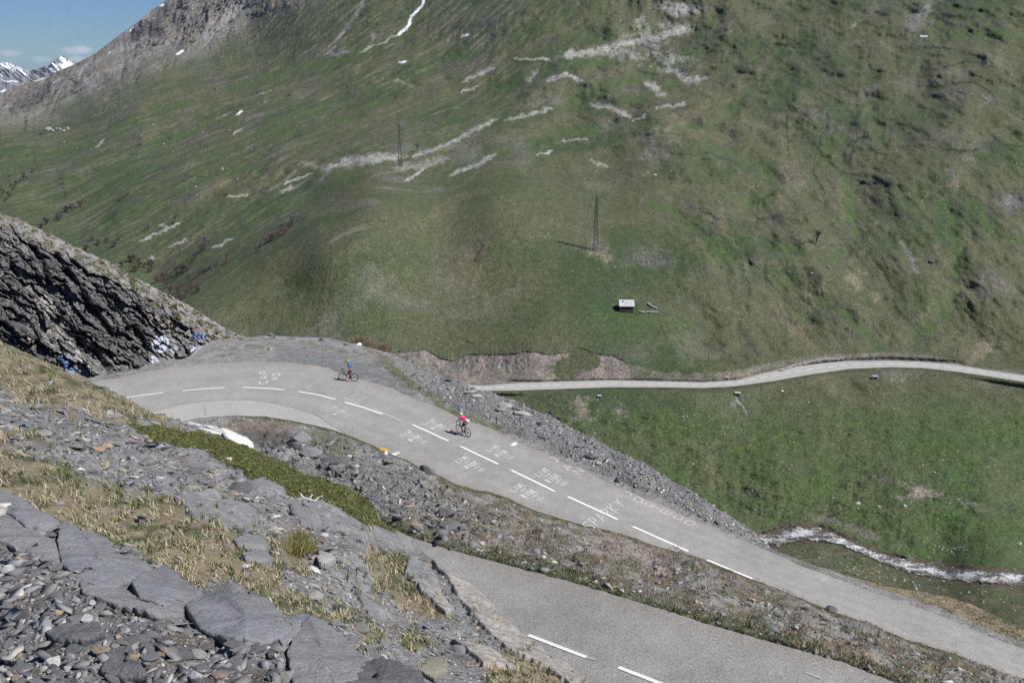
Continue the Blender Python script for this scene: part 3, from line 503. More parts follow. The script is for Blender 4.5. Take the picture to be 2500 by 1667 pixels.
# river
def riv():
    xs = np.linspace(1842, 2790, 520); m = 26; s = np.linspace(-1, 1, m)[:, None]
    PXr = np.broadcast_to(xs[None], (m, len(xs))); PYr = RVC(xs)[None] + (2.5 * fbm(xs / 24, xs * 0, 4, 5))[None] - s * (RIVW(xs) * (.9 + .5 * fbm(xs / 22, xs * 0, 4, 7)))[None] * (1 + .25 * fbm(xs / 9, xs * 0, 2, 19)[None] * np.sign(s))
    t = t_hill(PXr, PYr, False); P = ray(PXr, PYr) * t[..., None]
    X, Y = P[..., 0], P[..., 1]
    w = ridged(PXr / 30 + .8 * fbm(PXr / 20, PYr / 9, 3, 143), PYr / 9 - PXr / 30, 4, 141, .6); f = ridged(PXr / 11, PYr / 5, 3, 145)
    t = t + .4 - .35 * w - .2 * f; V = ray(PXr, PYr) * t[..., None]
    foam = sstep(.45, .95, w * .6 + f * .45 + .55 * fbm(PXr / 60, PYr / 14, 3, 147) + .25 * (1 - np.abs(s)) + .04)
    C = mix(np.broadcast_to(np.array((.105, .095, .078)), PXr.shape + (3,)).copy(), (.72, .74, .76), foam)
    idx = np.arange(m * len(xs)).reshape(m, -1); F = np.stack([idx[:-1, :-1], idx[:-1, 1:], idx[1:, 1:], idx[1:, :-1]], -1).reshape(-1, 4)
    mt = mat_ground('river_water', 1.5, 6, .18, .8, .3, .35, speck=.25, speck_scale=5)
    return mesh_np('river', V.reshape(-1, 3), F, mt, C.reshape(-1, 3), True)
tag(riv(), kind='structure')

# ================================================================= SNOW PEAKS far beyond
def peaks():
    ridge = pl([(-500,200),(-200,140),(-40,160),(5,153),(24,155),(42,163),(60,171),(72,173),(92,168),(118,160),(128,152),(143,142),(153,134.5),(162,141),(175,150),(187,156),(215,170),(260,185),(420,190)])
    def top(x): return ridge(x) + 2.6 * fbm(x / 7, x * 0, 4, 9)
    bot = lambda x: x * 0 + 330.0
    def tf(px, py):
        base = 13000 + 9 * (px - 100) * 0
        rr = ridged((px - py * .9) / 26, py / 60, 5, 151, .6); k = 1 - sstep(0, 170, py - top(px))
        return base - (1 - k) * 3800 - rr * 620 * (1 - .6 * k) + sstep(60, 75, px) * 700
    def cf(px, py, V):
        C = np.broadcast_to(np.array((.20, .20, .215)), px.shape + (3,)).copy()
        C *= (1 + .3 * fbm((px - py) / 9, py / 20, 3, 153))[..., None]
        d = py - top(px)
        s1 = sstep(14, 8, d - 3 + 3 * fbm(px / 10, py / 10, 2, 155)) * sstep(-8, 8, px) * sstep(74, 62, px)
        pk = sstep(42, 24, np.hypot((px - 158) * .62, (py - 142)) + 24 * fbm((px + py) / 8, py / 14, 4, 157)) * sstep(110, 125, px) * sstep(1.2, 2.2, d)
        lw = sstep(2, .8, np.abs(py - 199 - 2 * fbm(px / 12, px * 0, 2, 3))) * sstep(2, 8, px) * sstep(50, 44, px) * .7 + sstep(3, 1, np.abs(px - 5 - .2 * (py - 190))) * sstep(174, 178, py) * sstep(202, 196, py) * .8
        return mix(C, (.9, .91, .93), np.clip(s1 + pk + lw, 0, 1))
    m = mat_ground('peak_rock', .002, .01, .15, 0, 1, .95)
    return relief('mountains', np.arange(-500, 420, 1.3), top, bot, 150, tf, cf, m, skirt=[(900, 500), (3000, 3000)])
tag(peaks(), kind='structure')
# ================================================================= HAIRPIN TERRACE (near spur with both legs of the hairpin)
OUT1 = [(-60,985),(60,965),(150,946),(214,934),(306,921),(364,906),(440,894),(536,886),(612,883),(689,884.6),(765,892),(811,902),(827,911),(876,925),(910,934),(960,949.4),(1003,970.4),(1074.6,997),(1119,1018.6),(1200,1047),(1257,1075.5),(1291,1092),(1346,1111),(1380.6,1131.6),(1423,1146),(1474,1173),(1525.7,1196),(1628.5,1239),(1681.6,1264),(1738,1287),(1829.6,1327),(1891,1352),(1963.6,1384.6),(2059,1419),(2174,1461),(2289,1499.5),(2403.7,1549),(2500,1583.6),(2700,1662),(2860,1730)]
IN1 = [(-60,1180),(60,1130),(200,1090),(330,1055),(380,1040),(436,1030),(497.5,1019.7),(574,1014.7),(650.6,1017.4),(727,1030),(803.7,1047),(851,1063),(890.7,1079),(946,1106),(994,1124),(1019,1138),(1065.7,1158),(1110,1181),(1153.6,1194),(1195.7,1202),(1237.8,1214.5),(1259,1226),(1309,1248),(1404.6,1277),(1479,1294),(1529,1307),(1612,1337),(1695.7,1358),(1829.6,1411),(1944,1457),(2040,1495.6),(2116.6,1520),(2212,1560.7),(2327,1595),(2411,1629.6),(2500,1660),(2700,1740),(2860,1810)]
OUT2 = [(860,1262),(940,1284),(972,1297),(1014,1316),(1098.5,1342.5),(1183,1365.5),(1297.5,1396),(1400,1423),(1527,1461),(1642,1495.6),(1715,1520.5),(1829.6,1553),(1963.6,1591),(2059,1618),(2174,1662),(2400,1740),(2650,1830)]
IN2 = [(860,1345),(940,1400),(1000,1440),(1060,1500),(1120,1570),(1160,1640),(1200,1720),(1260,1800),(1500,1920),(1900,2020),(2300,2120),(2650,2220)]
O1, I1, O2, I2 = pl(OUT1), pl(IN1), pl(OUT2), pl(IN2)
# height (metres below the camera) as a smooth field over the terrace
H3 = []
_z1 = np.polyfit((np.array([-60, 200, 300, 600, 850, 1125, 1400, 1900, 2450, 2860]) - 1400) / 1000, [23.2, 24.2, 24.8, 25.7, 26.1, 26.5, 27.0, 27.7, 28.4, 28.9], 3)
_z2 = np.polyfit((np.array([860, 1010, 1400, 2100, 2650]) - 1400) / 1000, [18.9, 18.4, 17.2, 16.2, 15.6], 2)
def hz1(px): return np.polyval(_z1, (np.asarray(px, float) - 1400) / 1000)
def hz2(px): return np.polyval(_z2, (np.asarray(px, float) - 1400) / 1000)
for x in [-60,60,150,250,364,480,612,765,876,960,1074,1200,1346,1474,1628,1829,2059,2289,2500,2700,2860]:
    H3.append((x, float(O1(x)), float(hz1(x)) + .05)); H3.append((x, float(I1(x)), float(hz1(x)) - .05)); H3.append((x, float(O1(x) * .5 + I1(x) * .5), float(hz1(x)) - .06))
for x in [860,972,1098,1297,1500,1715,1963,2174,2400,2650]:
    H3.append((x, float(O2(x)), float(hz2(x)))); H3.append((x, min(float(I2(x)), 1700 + (x - 860) * .2), float(hz2(x)) - .1))
H3 += [(-400,330,26),(-200,430,26),(0,523,26),(200,700,25.4),(-200,700,25.0),(0,800,25.0),(200,860,24.9)]
H3 += [(585,820,25.9),(612,826,26.0),(660,821,26.1),(727,825,26.2),(804,827,26.2),(842,836,26.3),(900,850,26.4),(958,866,26.4),(700,855,25.9),(800,865,26.1),(880,890,26.3),(500,860,25.4)]
H3 += [(1015,897,26.2),(1079,922,26.25),(1155,952,26.25),(1244,975,26.45),(1346,1023,26.5),(1436,1070,26.75),(1517,1113,26.8),(1620,1166,27.1),(1700,1213,27.3),(1784,1265,27.6),(1883,1342,28.0)]
H3 += [(1090,960,26.3),(1180,1000,26.4),(1300,1050,26.55),(1420,1110,26.8),(1550,1175,26.9),(1700,1245,27.2),(1900,1347,28.0)]
H3 += [(2080,1410,28.6),(2160,1431,29.0),(2250,1447,29.6),(2330,1462,29.9),(2420,1498,29.5),(2500,1535,29.3),(2700,1620,29.6),(2860,1690,29.8)]
# island inside the bend, bank between the legs
H3 += [(480,1045,24.4),(560,1060,25.0),(620,1075,25.2),(640,1110,25.2),(690,1120,24.6),(560,1110,24.4),(450,1100,23.2),(300,1100,22.6),(300,1200,20.6),(500,1180,21.9),(720,1085,25.2),(800,1100,24.9),(760,1140,24.0),(850,1150,23.7),(900,1130,24.9),(700,1200,22.2),(850,1230,21.4),(950,1200,22.6),(1000,1170,24.8),(1050,1240,22.4),(1130,1280,21.4),(950,1260,20.1),(1020,1290,19.4),(1100,1310,19.3),(1150,1220,24.6),(1250,1265,23.9),(1200,1340,19.3),(1350,1330,21.9),(1300,1370,18.8),(1450,1340,23.6),(1500,1400,20.9),(1450,1420,18.3),(1650,1400,23.2),(1650,1450,20.2),(1800,1490,20.4),(1800,1430,24.3),(1950,1480,24.6),(1950,1540,19.6),(2100,1540,24.7),(2100,1590,19.2),(2300,1610,24.8),(2300,1660,19.0),(2500,1690,23.8),(2500,1760,17.6),(700,1400,19.4),(500,1350,19.6),(2700,1800,21)]
_h3 = TPS([(a, b) for a, b, c in H3], [c for a, b, c in H3], lam=1e-3)
def road_sd(px, py):
    """pixel distance to the asphalt (negative inside), both legs"""
    d1 = np.maximum(O1(px) - py, py - I1(px)); d2 = np.maximum(O2(px) - py, py - I2(px)) + np.where(px < 860, 860 - px, 0)
    return np.minimum(d1, d2)
def h3(px, py):
    h = _h3(px, py); r1 = sstep(34, 2, np.maximum(O1(px) - py, py - I1(px))); h = lerp(h, hz1(px), r1)
    r2 = sstep(26, 4, np.maximum(O2(px) - py, py - I2(px)) + np.where(px < 860, 860 - px, 0)); return lerp(h, hz2(px), r2)
def t3(px, py): return h3(px, py) / (-(ray(px, py)[..., 2]))
def P3(px, py, lift=0.0):
    p = ray(px, py) * t3(px, py)[..., None]; p = np.array(p); p[..., 2] += lift; return p
SLATE = np.array((.19, .19, .193)); SLATED = np.array((.07, .072, .08)); GRAVEL = np.array((.23, .228, .222)); STRAW = np.array((.30, .26, .17)); BROWN = np.array((.12, .088, .062)); MOSS = np.array((.075, .09, .03))
def z3masks(px, py):
    X, Y, Z = np.moveaxis(P3(px, py), -1, 0)
    d = road_sd(px, py); n = fbm(X / 2.2, Y / 2.2, 4, 201); n2 = fbm(X / .7, Y / .7, 3, 203)
    outer = (py < O1(px)); talus = outer * sstep(1000, 1100, px + 30 * n) * sstep(1960, 1850, px) * sstep(.0, .25, (O1(px) - py) / np.maximum(O1(px) - SIL3(px), 1) - .12 + .1 * n)
    return X, Y, Z, d, n, n2, outer, talus
def col3(px, py, V):
    X, Y, Z, d, n, n2, outer, talus = z3masks(px, py)
    C = np.broadcast_to(GRAVEL, px.shape + (3,)).copy(); C = mix(C, GRAVEL * .72, sstep(0, .5, n))
    # pull-out: dark old asphalt fading to gravel
    po = sstep(40, 8, dline(px, py, [(700, 872), (830, 885), (930, 925), (985, 950)]) + 10 * n); C = mix(C, GRAVEL * .72 * np.array((.97, 1, 1.04)), po * outer * .8)
    C = mix(C, OLIVE * 1.5, sstep(13, 3, dline(px, py, [(935, 880), (985, 925), (1060, 970), (1085, 1000), (1120, 1015), (1180, 1033), (1225, 1050)]) + 9 * n + 5 * n2) * outer * .85)
    C = mix(C, BROWN * 1.5, sstep(7, 2, dline(px, py, [(890, 855), (920, 865), (960, 885)]) + 8 * n) * outer * .6)
    C = mix(C, OLIVE * 1.4, sstep(6, 1, dline(px, py, [(600, 845), (640, 850)]) + 6 * n) * .6 + sstep(8, 1, dline(px, py, [(750, 838), (780, 845), (850, 862)]) + 6 * n) * .5)
    C = mix(C, SLATE * .95, talus)
    # right shoulder: tan grass above the river
    rs = sstep(1820, 1960, px + 40 * n) * outer
    C = mix(C, TAN * 1.25, rs * sstep(12, 22, O1(px) - py + 8 * n)); C = mix(C, GREY * 1.1, rs * sstep(16, 8, O1(px) - py + 10 * n) * .8)
    C = mix(C, OLIVE, rs * sstep(.1, .5, fbm(X / 5, Y / 5, 3, 207)) * .7)
    # verge strip of short green grass
    vg = sstep(9, 3, d + 4 * n2) * (~outer); C = mix(C, OLIVE * 1.15, vg * sstep(560, 640, px) * .9)
    inner = (~outer) * (d > 0)
    bank = inner * sstep(960, 1080, px + (py - 1200) * .3)
    C = mix(C, BROWN * 1.15, bank * sstep(-.25, .3, n) * .8); C = mix(C, OLIVE * 1.2, bank * sstep(-.05, .45, fbm(X / 1.6, Y / 1.6, 3, 209)) * .75); C = mix(C, STRAW * .7, bank * sstep(.1, .5, fbm(X / .9, Y / .9, 3, 211)) * .6)
    C = mix(C, GRAVEL * np.array((.85, .80, .75)), bank * sstep(.1, .55, fbm(X / 3, Y / 3, 3, 213)) * .65)
    C = mix(C, PINK * 1.1, sstep(60, 20, dline(px, py, [(1470, 1320), (1600, 1370)]) + 30 * n) * .6 * bank)
    isl = inner * (1 - sstep(960, 1080, px + (py - 1200) * .3))
    C = mix(C, GRAVEL * .42, isl * sstep(30, 8, dline(px, py, [(600, 1062), (650, 1072), (690, 1078)]) + 12 * n)); C = mix(C, BROWN * 1.2, isl * sstep(28, 8, dline(px, py, [(570, 1040), (640, 1045), (700, 1050)]) + 14 * n) * .6)
    C = mix(C, OLIVE * 1.35, isl * sstep(40, 14, dline(px, py, [(770, 1075), (840, 1100)]) + 20 * n) * .8); C = mix(C, SLATE * .8, isl * sstep(1110, 1150, py + 18 * n) * .8)
    C = mix(C, OLIVE * 1.1, sstep(6, 1, np.abs(py - O2(px) + 9) - 5 + 5 * n2) * (px > 900) * .75)
    # under the cliff
    C *= (1 + .25 * n2)[..., None]; return np.clip(C, .01, .9)
def disp3(px, py, V):
    X, Y, Z, d, n, n2, outer, talus = z3masks(px, py)
    k = np.where(outer & (px > 960), sstep(0, 80, d), sstep(1, 22, d)); k2 = sstep(0, 6, d)
    edge = sstep(0, 10, py - SIL3(px))
    b = fbm(X / 3.2, Y / 3.2, 4, 221) * .45 + ridged(X / 1.3, Y / 1.3, 3, 223) * .16
    f1, f2, idr = worley(X / .55, Y / .55, 225); w = (f2 - f1) * .5 + idr * .5
    bank = (~outer) & (d > 0); lvl = np.where(bank, 1.15, np.where(talus > .1, .6, .22)) * np.where((px < 1000) & outer, .35, 1)
    dz = k * b * lvl + k * w * .28 * np.where(talus > .1, .6, np.where(bank, .12, .08)) + k2 * .03 * n2
    # ledges in the island and bank
    led = sstep(.15, .3, fbm(X / 4.5 + .2 * n, Y / 2.4, 3, 227)); dz = dz + led * k * .22 * bank
    V = V.copy(); V[..., 2] += dz; V[..., 2] -= sstep(-1, -4, d) * .09
    return V
M_G3 = mat_ground('roadside_gravel', 1.4, 8, .35, .9, .08, .95, speck=.3, speck_scale=14, voro=.22, voro_scale=5)
bot3 = pl([(-420,1000),(0,1060),(200,1100),(400,1180),(620,1260),(850,1400),(1000,1560),(1200,1780),(1450,1960),(2860,2250)])
terrace = relief('ground', np.arange(-400, 2861, 2.3), SIL3, bot3, 560, t3, col3, M_G3, skirt=[(.6, .35), (1.6, 1.3), (4, 3.6), (10, 9.5), (26, 25), (48, 46)], disp=disp3)
tag(terrace, kind='structure')
def ground3(px, py):   # the terrace surface with its relief
    px = np.asarray(px, float); py = np.asarray(py, float); return disp3(px, py, P3(px, py))

# asphalt
M_ASPH = mat_ground('road_asphalt', .16, 1.1, .12, .25, .01, .9, 'attr', speck=.26, speck_scale=18)
def asph(s, x, y, V):
    X, Y = V[..., 0], V[..., 1]; base = np.array((.268, .263, .252)); C = np.broadcast_to(base, s.shape + (3,)).copy(); q = s + .03 * fbm(x / 60, x * 0, 3, 231)
    lane = np.exp(-((q - .16) / .06) ** 2) + np.exp(-((q - .38) / .06) ** 2) + np.exp(-((q - .62) / .06) ** 2) + np.exp(-((q - .84) / .06) ** 2); C *= (1 + .09 * lane * (.6 + fbm(x / 90, y / 60, 2, 233)))[..., None]
    C *= (1 + .12 * fbm(X / 4, Y / 4, 4, 235) + .10 * fbm(X / .7, Y / .7, 3, 237))[..., None]
    e = np.minimum(s, 1 - s) + .05 * fbm(x / 26, y / 20, 3, 239); C = mix(C, (.25, .225, .20), sstep(.11, .0, e) * .45); C = mix(C, (.17, .165, .16), sstep(.72, .95, ridged(X / 3 + .4 * fbm(X, Y, 2, 3), Y / 9, 2, 241)) * .18)
    C = mix(C, (.34, .335, .32), sstep(.25, .5, fbm(X / 6, Y / 3, 3, 243)) * .35); return C
M_ASPH_NEW = mat_ground('patched_asphalt', .3, 2, .10, .3, .01, .9, 'flat', (.335, .328, .312), speck=.25, speck_scale=16)
def edge_noise(f, s, a): return lambda x: f(x) + a * fbm(x / s, x * 0, 4, int(s))
road = tag(ribbon('road', edge_noise(O1, 23, 2.0), edge_noise(I1, 29, 2.2), 1500, 60, t3, M_ASPH, -60, 2860, .02, asph), kind='structure')
road2 = tag(ribbon('road', edge_noise(O2, 31, 3.0), edge_noise(I2, 41, 2.0), 900, 60, t3, M_ASPH, 860, 2650, .02, asph), kind='structure')
SEAM = pl([(-60,1090),(100,1060),(375,1005),(459,984),(536,977),(612,977),(689,988),(765,1011),(806.8,1036),(844,1060),(852,1064)])
st = ribbon('asphalt_patch', SEAM, edge_noise(I1, 29, 2.2), 400, 8, t3, M_ASPH_NEW, -60, 851, .026); st.parent = road
def stroke(name, pts, wpx, mat, parent, lift=.03, tf=t3, sub=6.0, soft=None):
    """a painted line of constant pixel-scale width laid on the road surface"""
    V = []; F = []
    for P in (pts if isinstance(pts[0][0], (list, tuple)) else [pts]):
        P = np.asarray(P, float); seg = []
        for a, b in zip(P[:-1], P[1:]):
            n = max(1, int(np.hypot(*(b - a)) / sub)); seg += [a + (b - a) * i / n for i in range(n)]
        seg.append(P[-1]); seg = np.array(seg); W = P3(seg[:, 0], seg[:, 1], lift) if tf is t3 else ray(seg[:, 0], seg[:, 1]) * tf(seg[:, 0], seg[:, 1])[:, None] + np.array([0, 0, lift])
        tg = np.gradient(W, axis=0); tg /= np.linalg.norm(tg, axis=1)[:, None] + 1e-9; nr = np.stack([-tg[:, 1], tg[:, 0], tg[:, 2] * 0], 1); nr /= np.linalg.norm(nr, axis=1)[:, None] + 1e-9
        b0 = len(V)
        for p, q in zip(W, nr): V.append(p + q * wpx / 2); V.append(p - q * wpx / 2)
        for i in range(len(W) - 1): F.append((b0 + 2 * i, b0 + 2 * i + 1, b0 + 2 * i + 3, b0 + 2 * i + 2))
    return mesh_np(name, np.array(V), np.array(F), mat, parent=parent)
DASH = [((310,971.5),(350,964.5),(400,959)),((446,954.3),(500,949.5),(548,946.6)),((593,946),(645,948),(694.6,952)),((729,956),(775,964),(819,975)),((841.6,982),(890,996),(934,1011.4)),((1007.7,1037),(1095,1076.6)),((1124.6,1090),(1216,1133)),((1248.6,1148),(1355,1200)),((1387,1212.7),(1507.4,1268)),((1545.6,1285.6),(1681,1346)),((1726,1367),(1837,1413))]
for dsh in DASH: stroke('centre_line_dash', [list(p) for p in dsh], .17, M_PAINT, road)
M_PAINT_FAINT = mat_ground('faded_road_paint', 14, 50, .25, 0, .01, .8, 'flat', (.36, .355, .345))
for dsh in [((839,971),(876,985)),((911,998),(981,1027.5))]: stroke('centre_line_dash', [list(p) for p in dsh], .10, M_PAINT_OLD, road, .027)
for dsh in [((994,1031),(1010,1038)),((1113,1085),(1125,1090)),((1240,1143),(1250,1149)),((1376,1207),(1388,1213)),((1536,1281),(1546,1286))]: stroke('centre_line_dash', [list(p) for p in dsh], .13, M_PAINT_FAINT, road, .027)
for dsh in [((1290,1551),(1431,1605)),((1510,1629.6),(1650,1684))]: stroke('centre_line_dash', [list(p) for p in dsh], .15, M_PAINT, road2)
stroke('centre_line_dash', [[1431,1605],[1455,1611]], .1, M_PAINT_FAINT, road2); stroke('centre_line_dash', [[1967,1642],[2005,1657]], .1, M_PAINT_FAINT, road2)
# bitumen seam and cracks
M_SEAM = mat_plain('bitumen_seam', (.13, .13, .13), .9)
stroke('seam', [[x, float(SEAM(x)) + 1.2 * math.sin(x / 9)] for x in range(330, 852, 9)], .05, M_SEAM, road, .031)
stroke('crack', [[498,993],[501,1000],[499,1007],[504,1016]], .03, M_SEAM, road, .031); stroke('crack', [[862,1042],[859,1053],[853,1060]], .03, M_SEAM, road, .031)
# lettering as strokes in a unit box (x right, y up)
GL = {'L':[[(0,1),(0,0),(.8,0)]],'I':[[(.4,1),(.4,0)]],'V':[[(0,1),(.45,0),(.9,1)]],'E':[[(.8,1),(0,1),(0,0),(.8,0)],[(0,.5),(.65,.5)]],'R':[[(0,0),(0,1),(.6,1),(.75,.85),(.75,.65),(.6,.5),(0,.5)],[(.35,.5),(.8,0)]],'D':[[(0,0),(0,1),(.55,1),(.8,.8),(.8,.2),(.55,0),(0,0)]],'S':[[(.8,.9),(.6,1),(.2,1),(0,.85),(0,.65),(.8,.4),(.8,.15),(.6,0),(.2,0),(0,.1)]],'O':[[(.2,0),(0,.2),(0,.8),(.2,1),(.6,1),(.8,.8),(.8,.2),(.6,0),(.2,0)]],'W':[[(0,1),(.2,0),(.45,.7),(.7,0),(.9,1)]],'F':[[(.8,1),(0,1),(0,0)],[(0,.5),(.6,.5)]],'A':[[(0,0),(.4,1),(.8,0)],[(.15,.35),(.65,.35)]],'T':[[(0,1),(.9,1)],[(.45,1),(.45,0)]],'P':[[(0,0),(0,1),(.6,1),(.8,.8),(.6,.5),(0,.5)]],'K':[[(0,0),(0,1)],[(.8,1),(0,.45),(.85,0)]],'Y':[[(0,1),(.45,.5),(.9,1)],[(.45,.5),(.45,0)]],'C':[[(.8,.9),(.6,1),(.2,1),(0,.8),(0,.2),(.2,0),(.6,0),(.8,.1)]],'J':[[(.3,1),(.7,1),(.7,.2),(.5,0),(.2,0),(.05,.2)]],'N':[[(0,0),(0,1),(.8,0),(.8,1)]],'4':[[(.65,0),(.65,1),(0,.35),(.9,.35)]],'0':[[(.2,0),(0,.2),(0,.8),(.2,1),(.6,1),(.8,.8),(.8,.2),(.6,0),(.2,0)]],'2':[[(0,.8),(.2,1),(.6,1),(.8,.8),(.75,.55),(0,0),(.85,0)]],'5':[[(.8,1),(.05,1),(0,.55),(.6,.6),(.8,.4),(.75,.1),(.5,0),(0,.05)]],
      '*':[[(0,1),(0,.1),(.25,0),(.45,.1),(.45,.9),(.75,1),(1,.8),(1,.2),(.75,0),(.55,.05)],[(.2,.95),(.2,.4)]]}
def word(txt, org, rv, dv, u0, u1, v0, v1, wd, mat, par, gap=.30, name='painted_lettering'):
    """org: pixel of the top left corner; rv, dv: pixel vectors of the block's width and of one line height"""
    org = np.array(org, float); rv = np.array(rv, float); dv = np.array(dv, float); n = len(txt); cw = (u1 - u0) / (n - gap * .7); L = []
    for i, ch in enumerate(txt):
        for P in GL[ch]:
            L.append([tuple(org + rv * (u0 + cw * (i + x * (1 - gap))) + dv * (v1 - (v1 - v0) * y)) for x, y in P])
    return stroke(name, L, wd, mat, par, sub=3.0)
def live(org, rv, dv, mat=None):
    mat = mat or M_PAINT
    word('LIVE', org, rv, dv, 0, 1, 0, 1, .05, mat, road); word('SLOW', org, rv, dv, .3, .76, 1.32, 1.72, .032, mat, road)
    word('RIDE', org, rv, dv, -.04, .98, 2.12, 3.12, .055, mat, road); word('FAST', org, rv, dv, .28, .74, 3.5, 3.9, .032, mat, road); word('*', org, rv, dv, .3, .72, 4.35, 4.95, .034, mat, road, .1)
M_P2 = mat_ground('stencil_paint', 10, 40, .25, 0, .01, .75, 'flat', (.60, .60, .585))
live((1185.7,1097.2), (27.5,-12.5), (10.2,5.7)); live((1109.6,1124.6), (29,-13.5), (11,6.3)); live((1304.7,1157.8), (28,-17.2), (12.5,6.7)); live((1243.5,1194.8), (28.5,-16), (13.2,6.5))
live((1030.9,1033.8), (28.5,-11), (9.5,4.8)); live((975.2,1062.3), (27,-13), (10,5)); live((794.8,1001.6), (25,-11.3), (8.6,4), M_P2); live((853,968), (24,-8.4), (8.2,3.4), M_PAINT_OLD)
def uword(txt, org, rv, dv, wd, mat, **k): return word(txt, org, rv, dv, 0, 1, 0, 1, wd, mat, road, **k)
uword('SPARKY', (1421,1280), (86,-63), (24,15), .06, M_P2)
uword('CAP', (633,938), (3,-34), (19,-1), .10, M_P2, gap=.35); uword('40', (661,929), (8,-19), (16,-1), .10, M_P2, gap=.35)
M_CHALK = mat_ground('chalky_paint', 10, 40, .25, 0, .01, .8, 'flat', (.50, .46, .42))
for ch, o, r, d in [('J',(1338,1122),(11,-9),(18,9)),('A',(1370,1140),(12,-10),(18,10)),('N',(1398,1150),(14,-9),(17,9))]: uword(ch, o, r, d, .10, M_CHALK, gap=0.0)
for ch, o, r, d in [('J',(1524,1205),(8,-8),(14,8)),('O',(1545,1220),(12,-9),(16,8)),('E',(1564,1227),(11,-7),(20,10)),('T',(1588,1240),(12,-8),(19,9)),('E',(1611,1249),(13,-9),(20,10)),('C',(1642,1263),(13,-7),(16,8)),('O',(1668,1276),(15,-8),(19,8))]: uword(ch, o, r, d, .09, M_CHALK, gap=0.0)
M_TEAL = mat_ground('faded_teal_spray', 10, 40, .25, 0, .01, .8, 'flat', (.23, .30, .28))
stroke('faded_spray', [[(952,960),(960,958),(968,962)],[(940,965),(952,964)],[(974,966),(984,964)],[(958,972),(966,968)],[(962,963),(968,969)]], .10, M_TEAL, road)
def patch(name, quad, mat, par, lift=.03):
    q = np.array(quad, float); V = P3(q[:, 0], q[:, 1], lift); return mesh_np(name, V, [list(range(len(q)))], mat, parent=par)
patch('painted_rectangle', [(1245,1087),(1256,1079.5),(1265.5,1083),(1254,1089.5)], M_PAINT, road); patch('painted_rectangle', [(1137,1031),(1137,1022),(1148,1026),(1141,1031)], M_PAINT, road)
patch('painted_rectangle', [(956,1108.5),(970,1101.5),(978,1105.5),(964,1112.5)], M_PAINT, road)
M_BLK = mat_plain('dark_lettering', (.06, .06, .06), .8)
word('225', (961.5,1107.2), (10,-5.2), (2.9,1.5), 0, 1, 0, 1, .035, M_BLK, road, .3, 'painted_number').location.z += .012
# ================================================================= CLIFF on the left of the bend
CBASE = pl([(-420,960),(0,930),(120,930),(199,927),(268,923),(344,906),(383,893),(459,882),(497,852),(536,838),(582,828),(600,826)])
CT = [(-400,330,112),(-200,430,108),(0,523,103),(96,561,101),(207,615,99),(325,676,97),(413,722,96),(517,783,96.5),(585,820,94.6),
 (-300,950,72),(-100,940,75),(0,930,77),(120,930,78),(199,927,79),(268,923,81),(344,904,83),(383,893,84),(459,881,86),(497,850,88.5),(536,838,90.5),(582,828,92),
 (0,553,97),(46,571,96.5),(122,609,95.5),(179,627,95),(268,673,94),(319,714,92.5),(383,744,93),(434,765,93.6),(485,795,93.6),(523,826,92.6),
 (0,700,88),(120,720,88.5),(250,760,89),(350,800,89.3),(100,820,82.5),(250,850,84),(360,850,87),(430,830,90.2),(-200,700,88),(-300,500,102)]
CT = [(a, b, float(t3(a, b)) if c < 93 and b >= 818 and abs(b - float(CBASE(a))) < 8 else c) for a, b, c in CT]
_c = TPS([(a, b) for a, b, c in CT], [c for a, b, c in CT], lam=1e-3)
CREST = pl([(-420,400),(-200,460),(0,545),(46,568),(84,590),(122,606),(179,632),(268,673),(319,706),(383,744),(434,768),(485,798),(523,826),(600,860)])
def rot(px, py, a): c, s = math.cos(a), math.sin(a); return px * c + py * s, -px * s + py * c
def t_cliff(px, py):
    t = _c(px, py); a, b = rot(px, py, R(36)); b = b + 16 * fbm(px / 90, py / 90, 3, 301)
    face = sstep(-8, 10, py - CREST(px) + 26 * fbm(px / 34, py / 34, 4, 303)) * sstep(0, 14, CBASE(px) - py)
    ja = a + 7 * fbm(px / 14, py / 14, 3, 302); jb = b + 5 * fbm(px / 14, py / 14, 3, 304); f1, f2, idr = worley(ja / 80, jb / 21, 305); g1, g2, id2 = worley(ja / 34 + 9, jb / 9.5, 307); q1, q2, id3 = worley(ja / 10 + 5, jb / 6.5, 308)
    n = (idr - .5) * 3.0 + (id2 - .5) * 1.7 + (id3 - .5) * .6 + sstep(.10, .01, f2 - f1) * 1.2 + sstep(.08, .01, g2 - g1) * .5 + (f1 * (idr - .3)) * .7
    n = n - ridged(a / 90, b / 22, 2, 309) * .35 - fbm(px / 9, py / 8, 3, 311, .6) * .5 + fbm(px / 90, py / 90, 2, 313) * 2.2
    # the long shadowed gully and hollows
    for p, w, k in [([(120,600),(150,650),(185,690),(225,760),(275,820)], 9, 2.4), ([(60,570),(100,640),(120,690)], 7, 1.6), ([(190,840),(230,870),(250,900)], 14, 3.2), ([(330,800),(350,840),(385,880)], 9, 1.8), ([(15,640),(40,670)], 9, 1.4), ([(230,700),(290,770),(310,800)], 6, 1.6), ([(330,850),(350,868)], 7, 1.3)]:
        n = n + k * sstep(w * 1.6, w * .3, dline(px, py, p) + 5 * fbm(px / 14, py / 14, 3, 315))
    top = (1 - face); sl = fbm(a / 40, b / 12, 4, 317, .6) * .8 + ridged(a / 80, b / 18, 2, 319) * .5
    n = n * .62; t = t + n * face * sstep(2, 20, CBASE(px) - py) + sl * top * sstep(0, 14, CBASE(px) - py)
    return lerp(t, t3(px, py), sstep(16, 5, CBASE(px) - py))
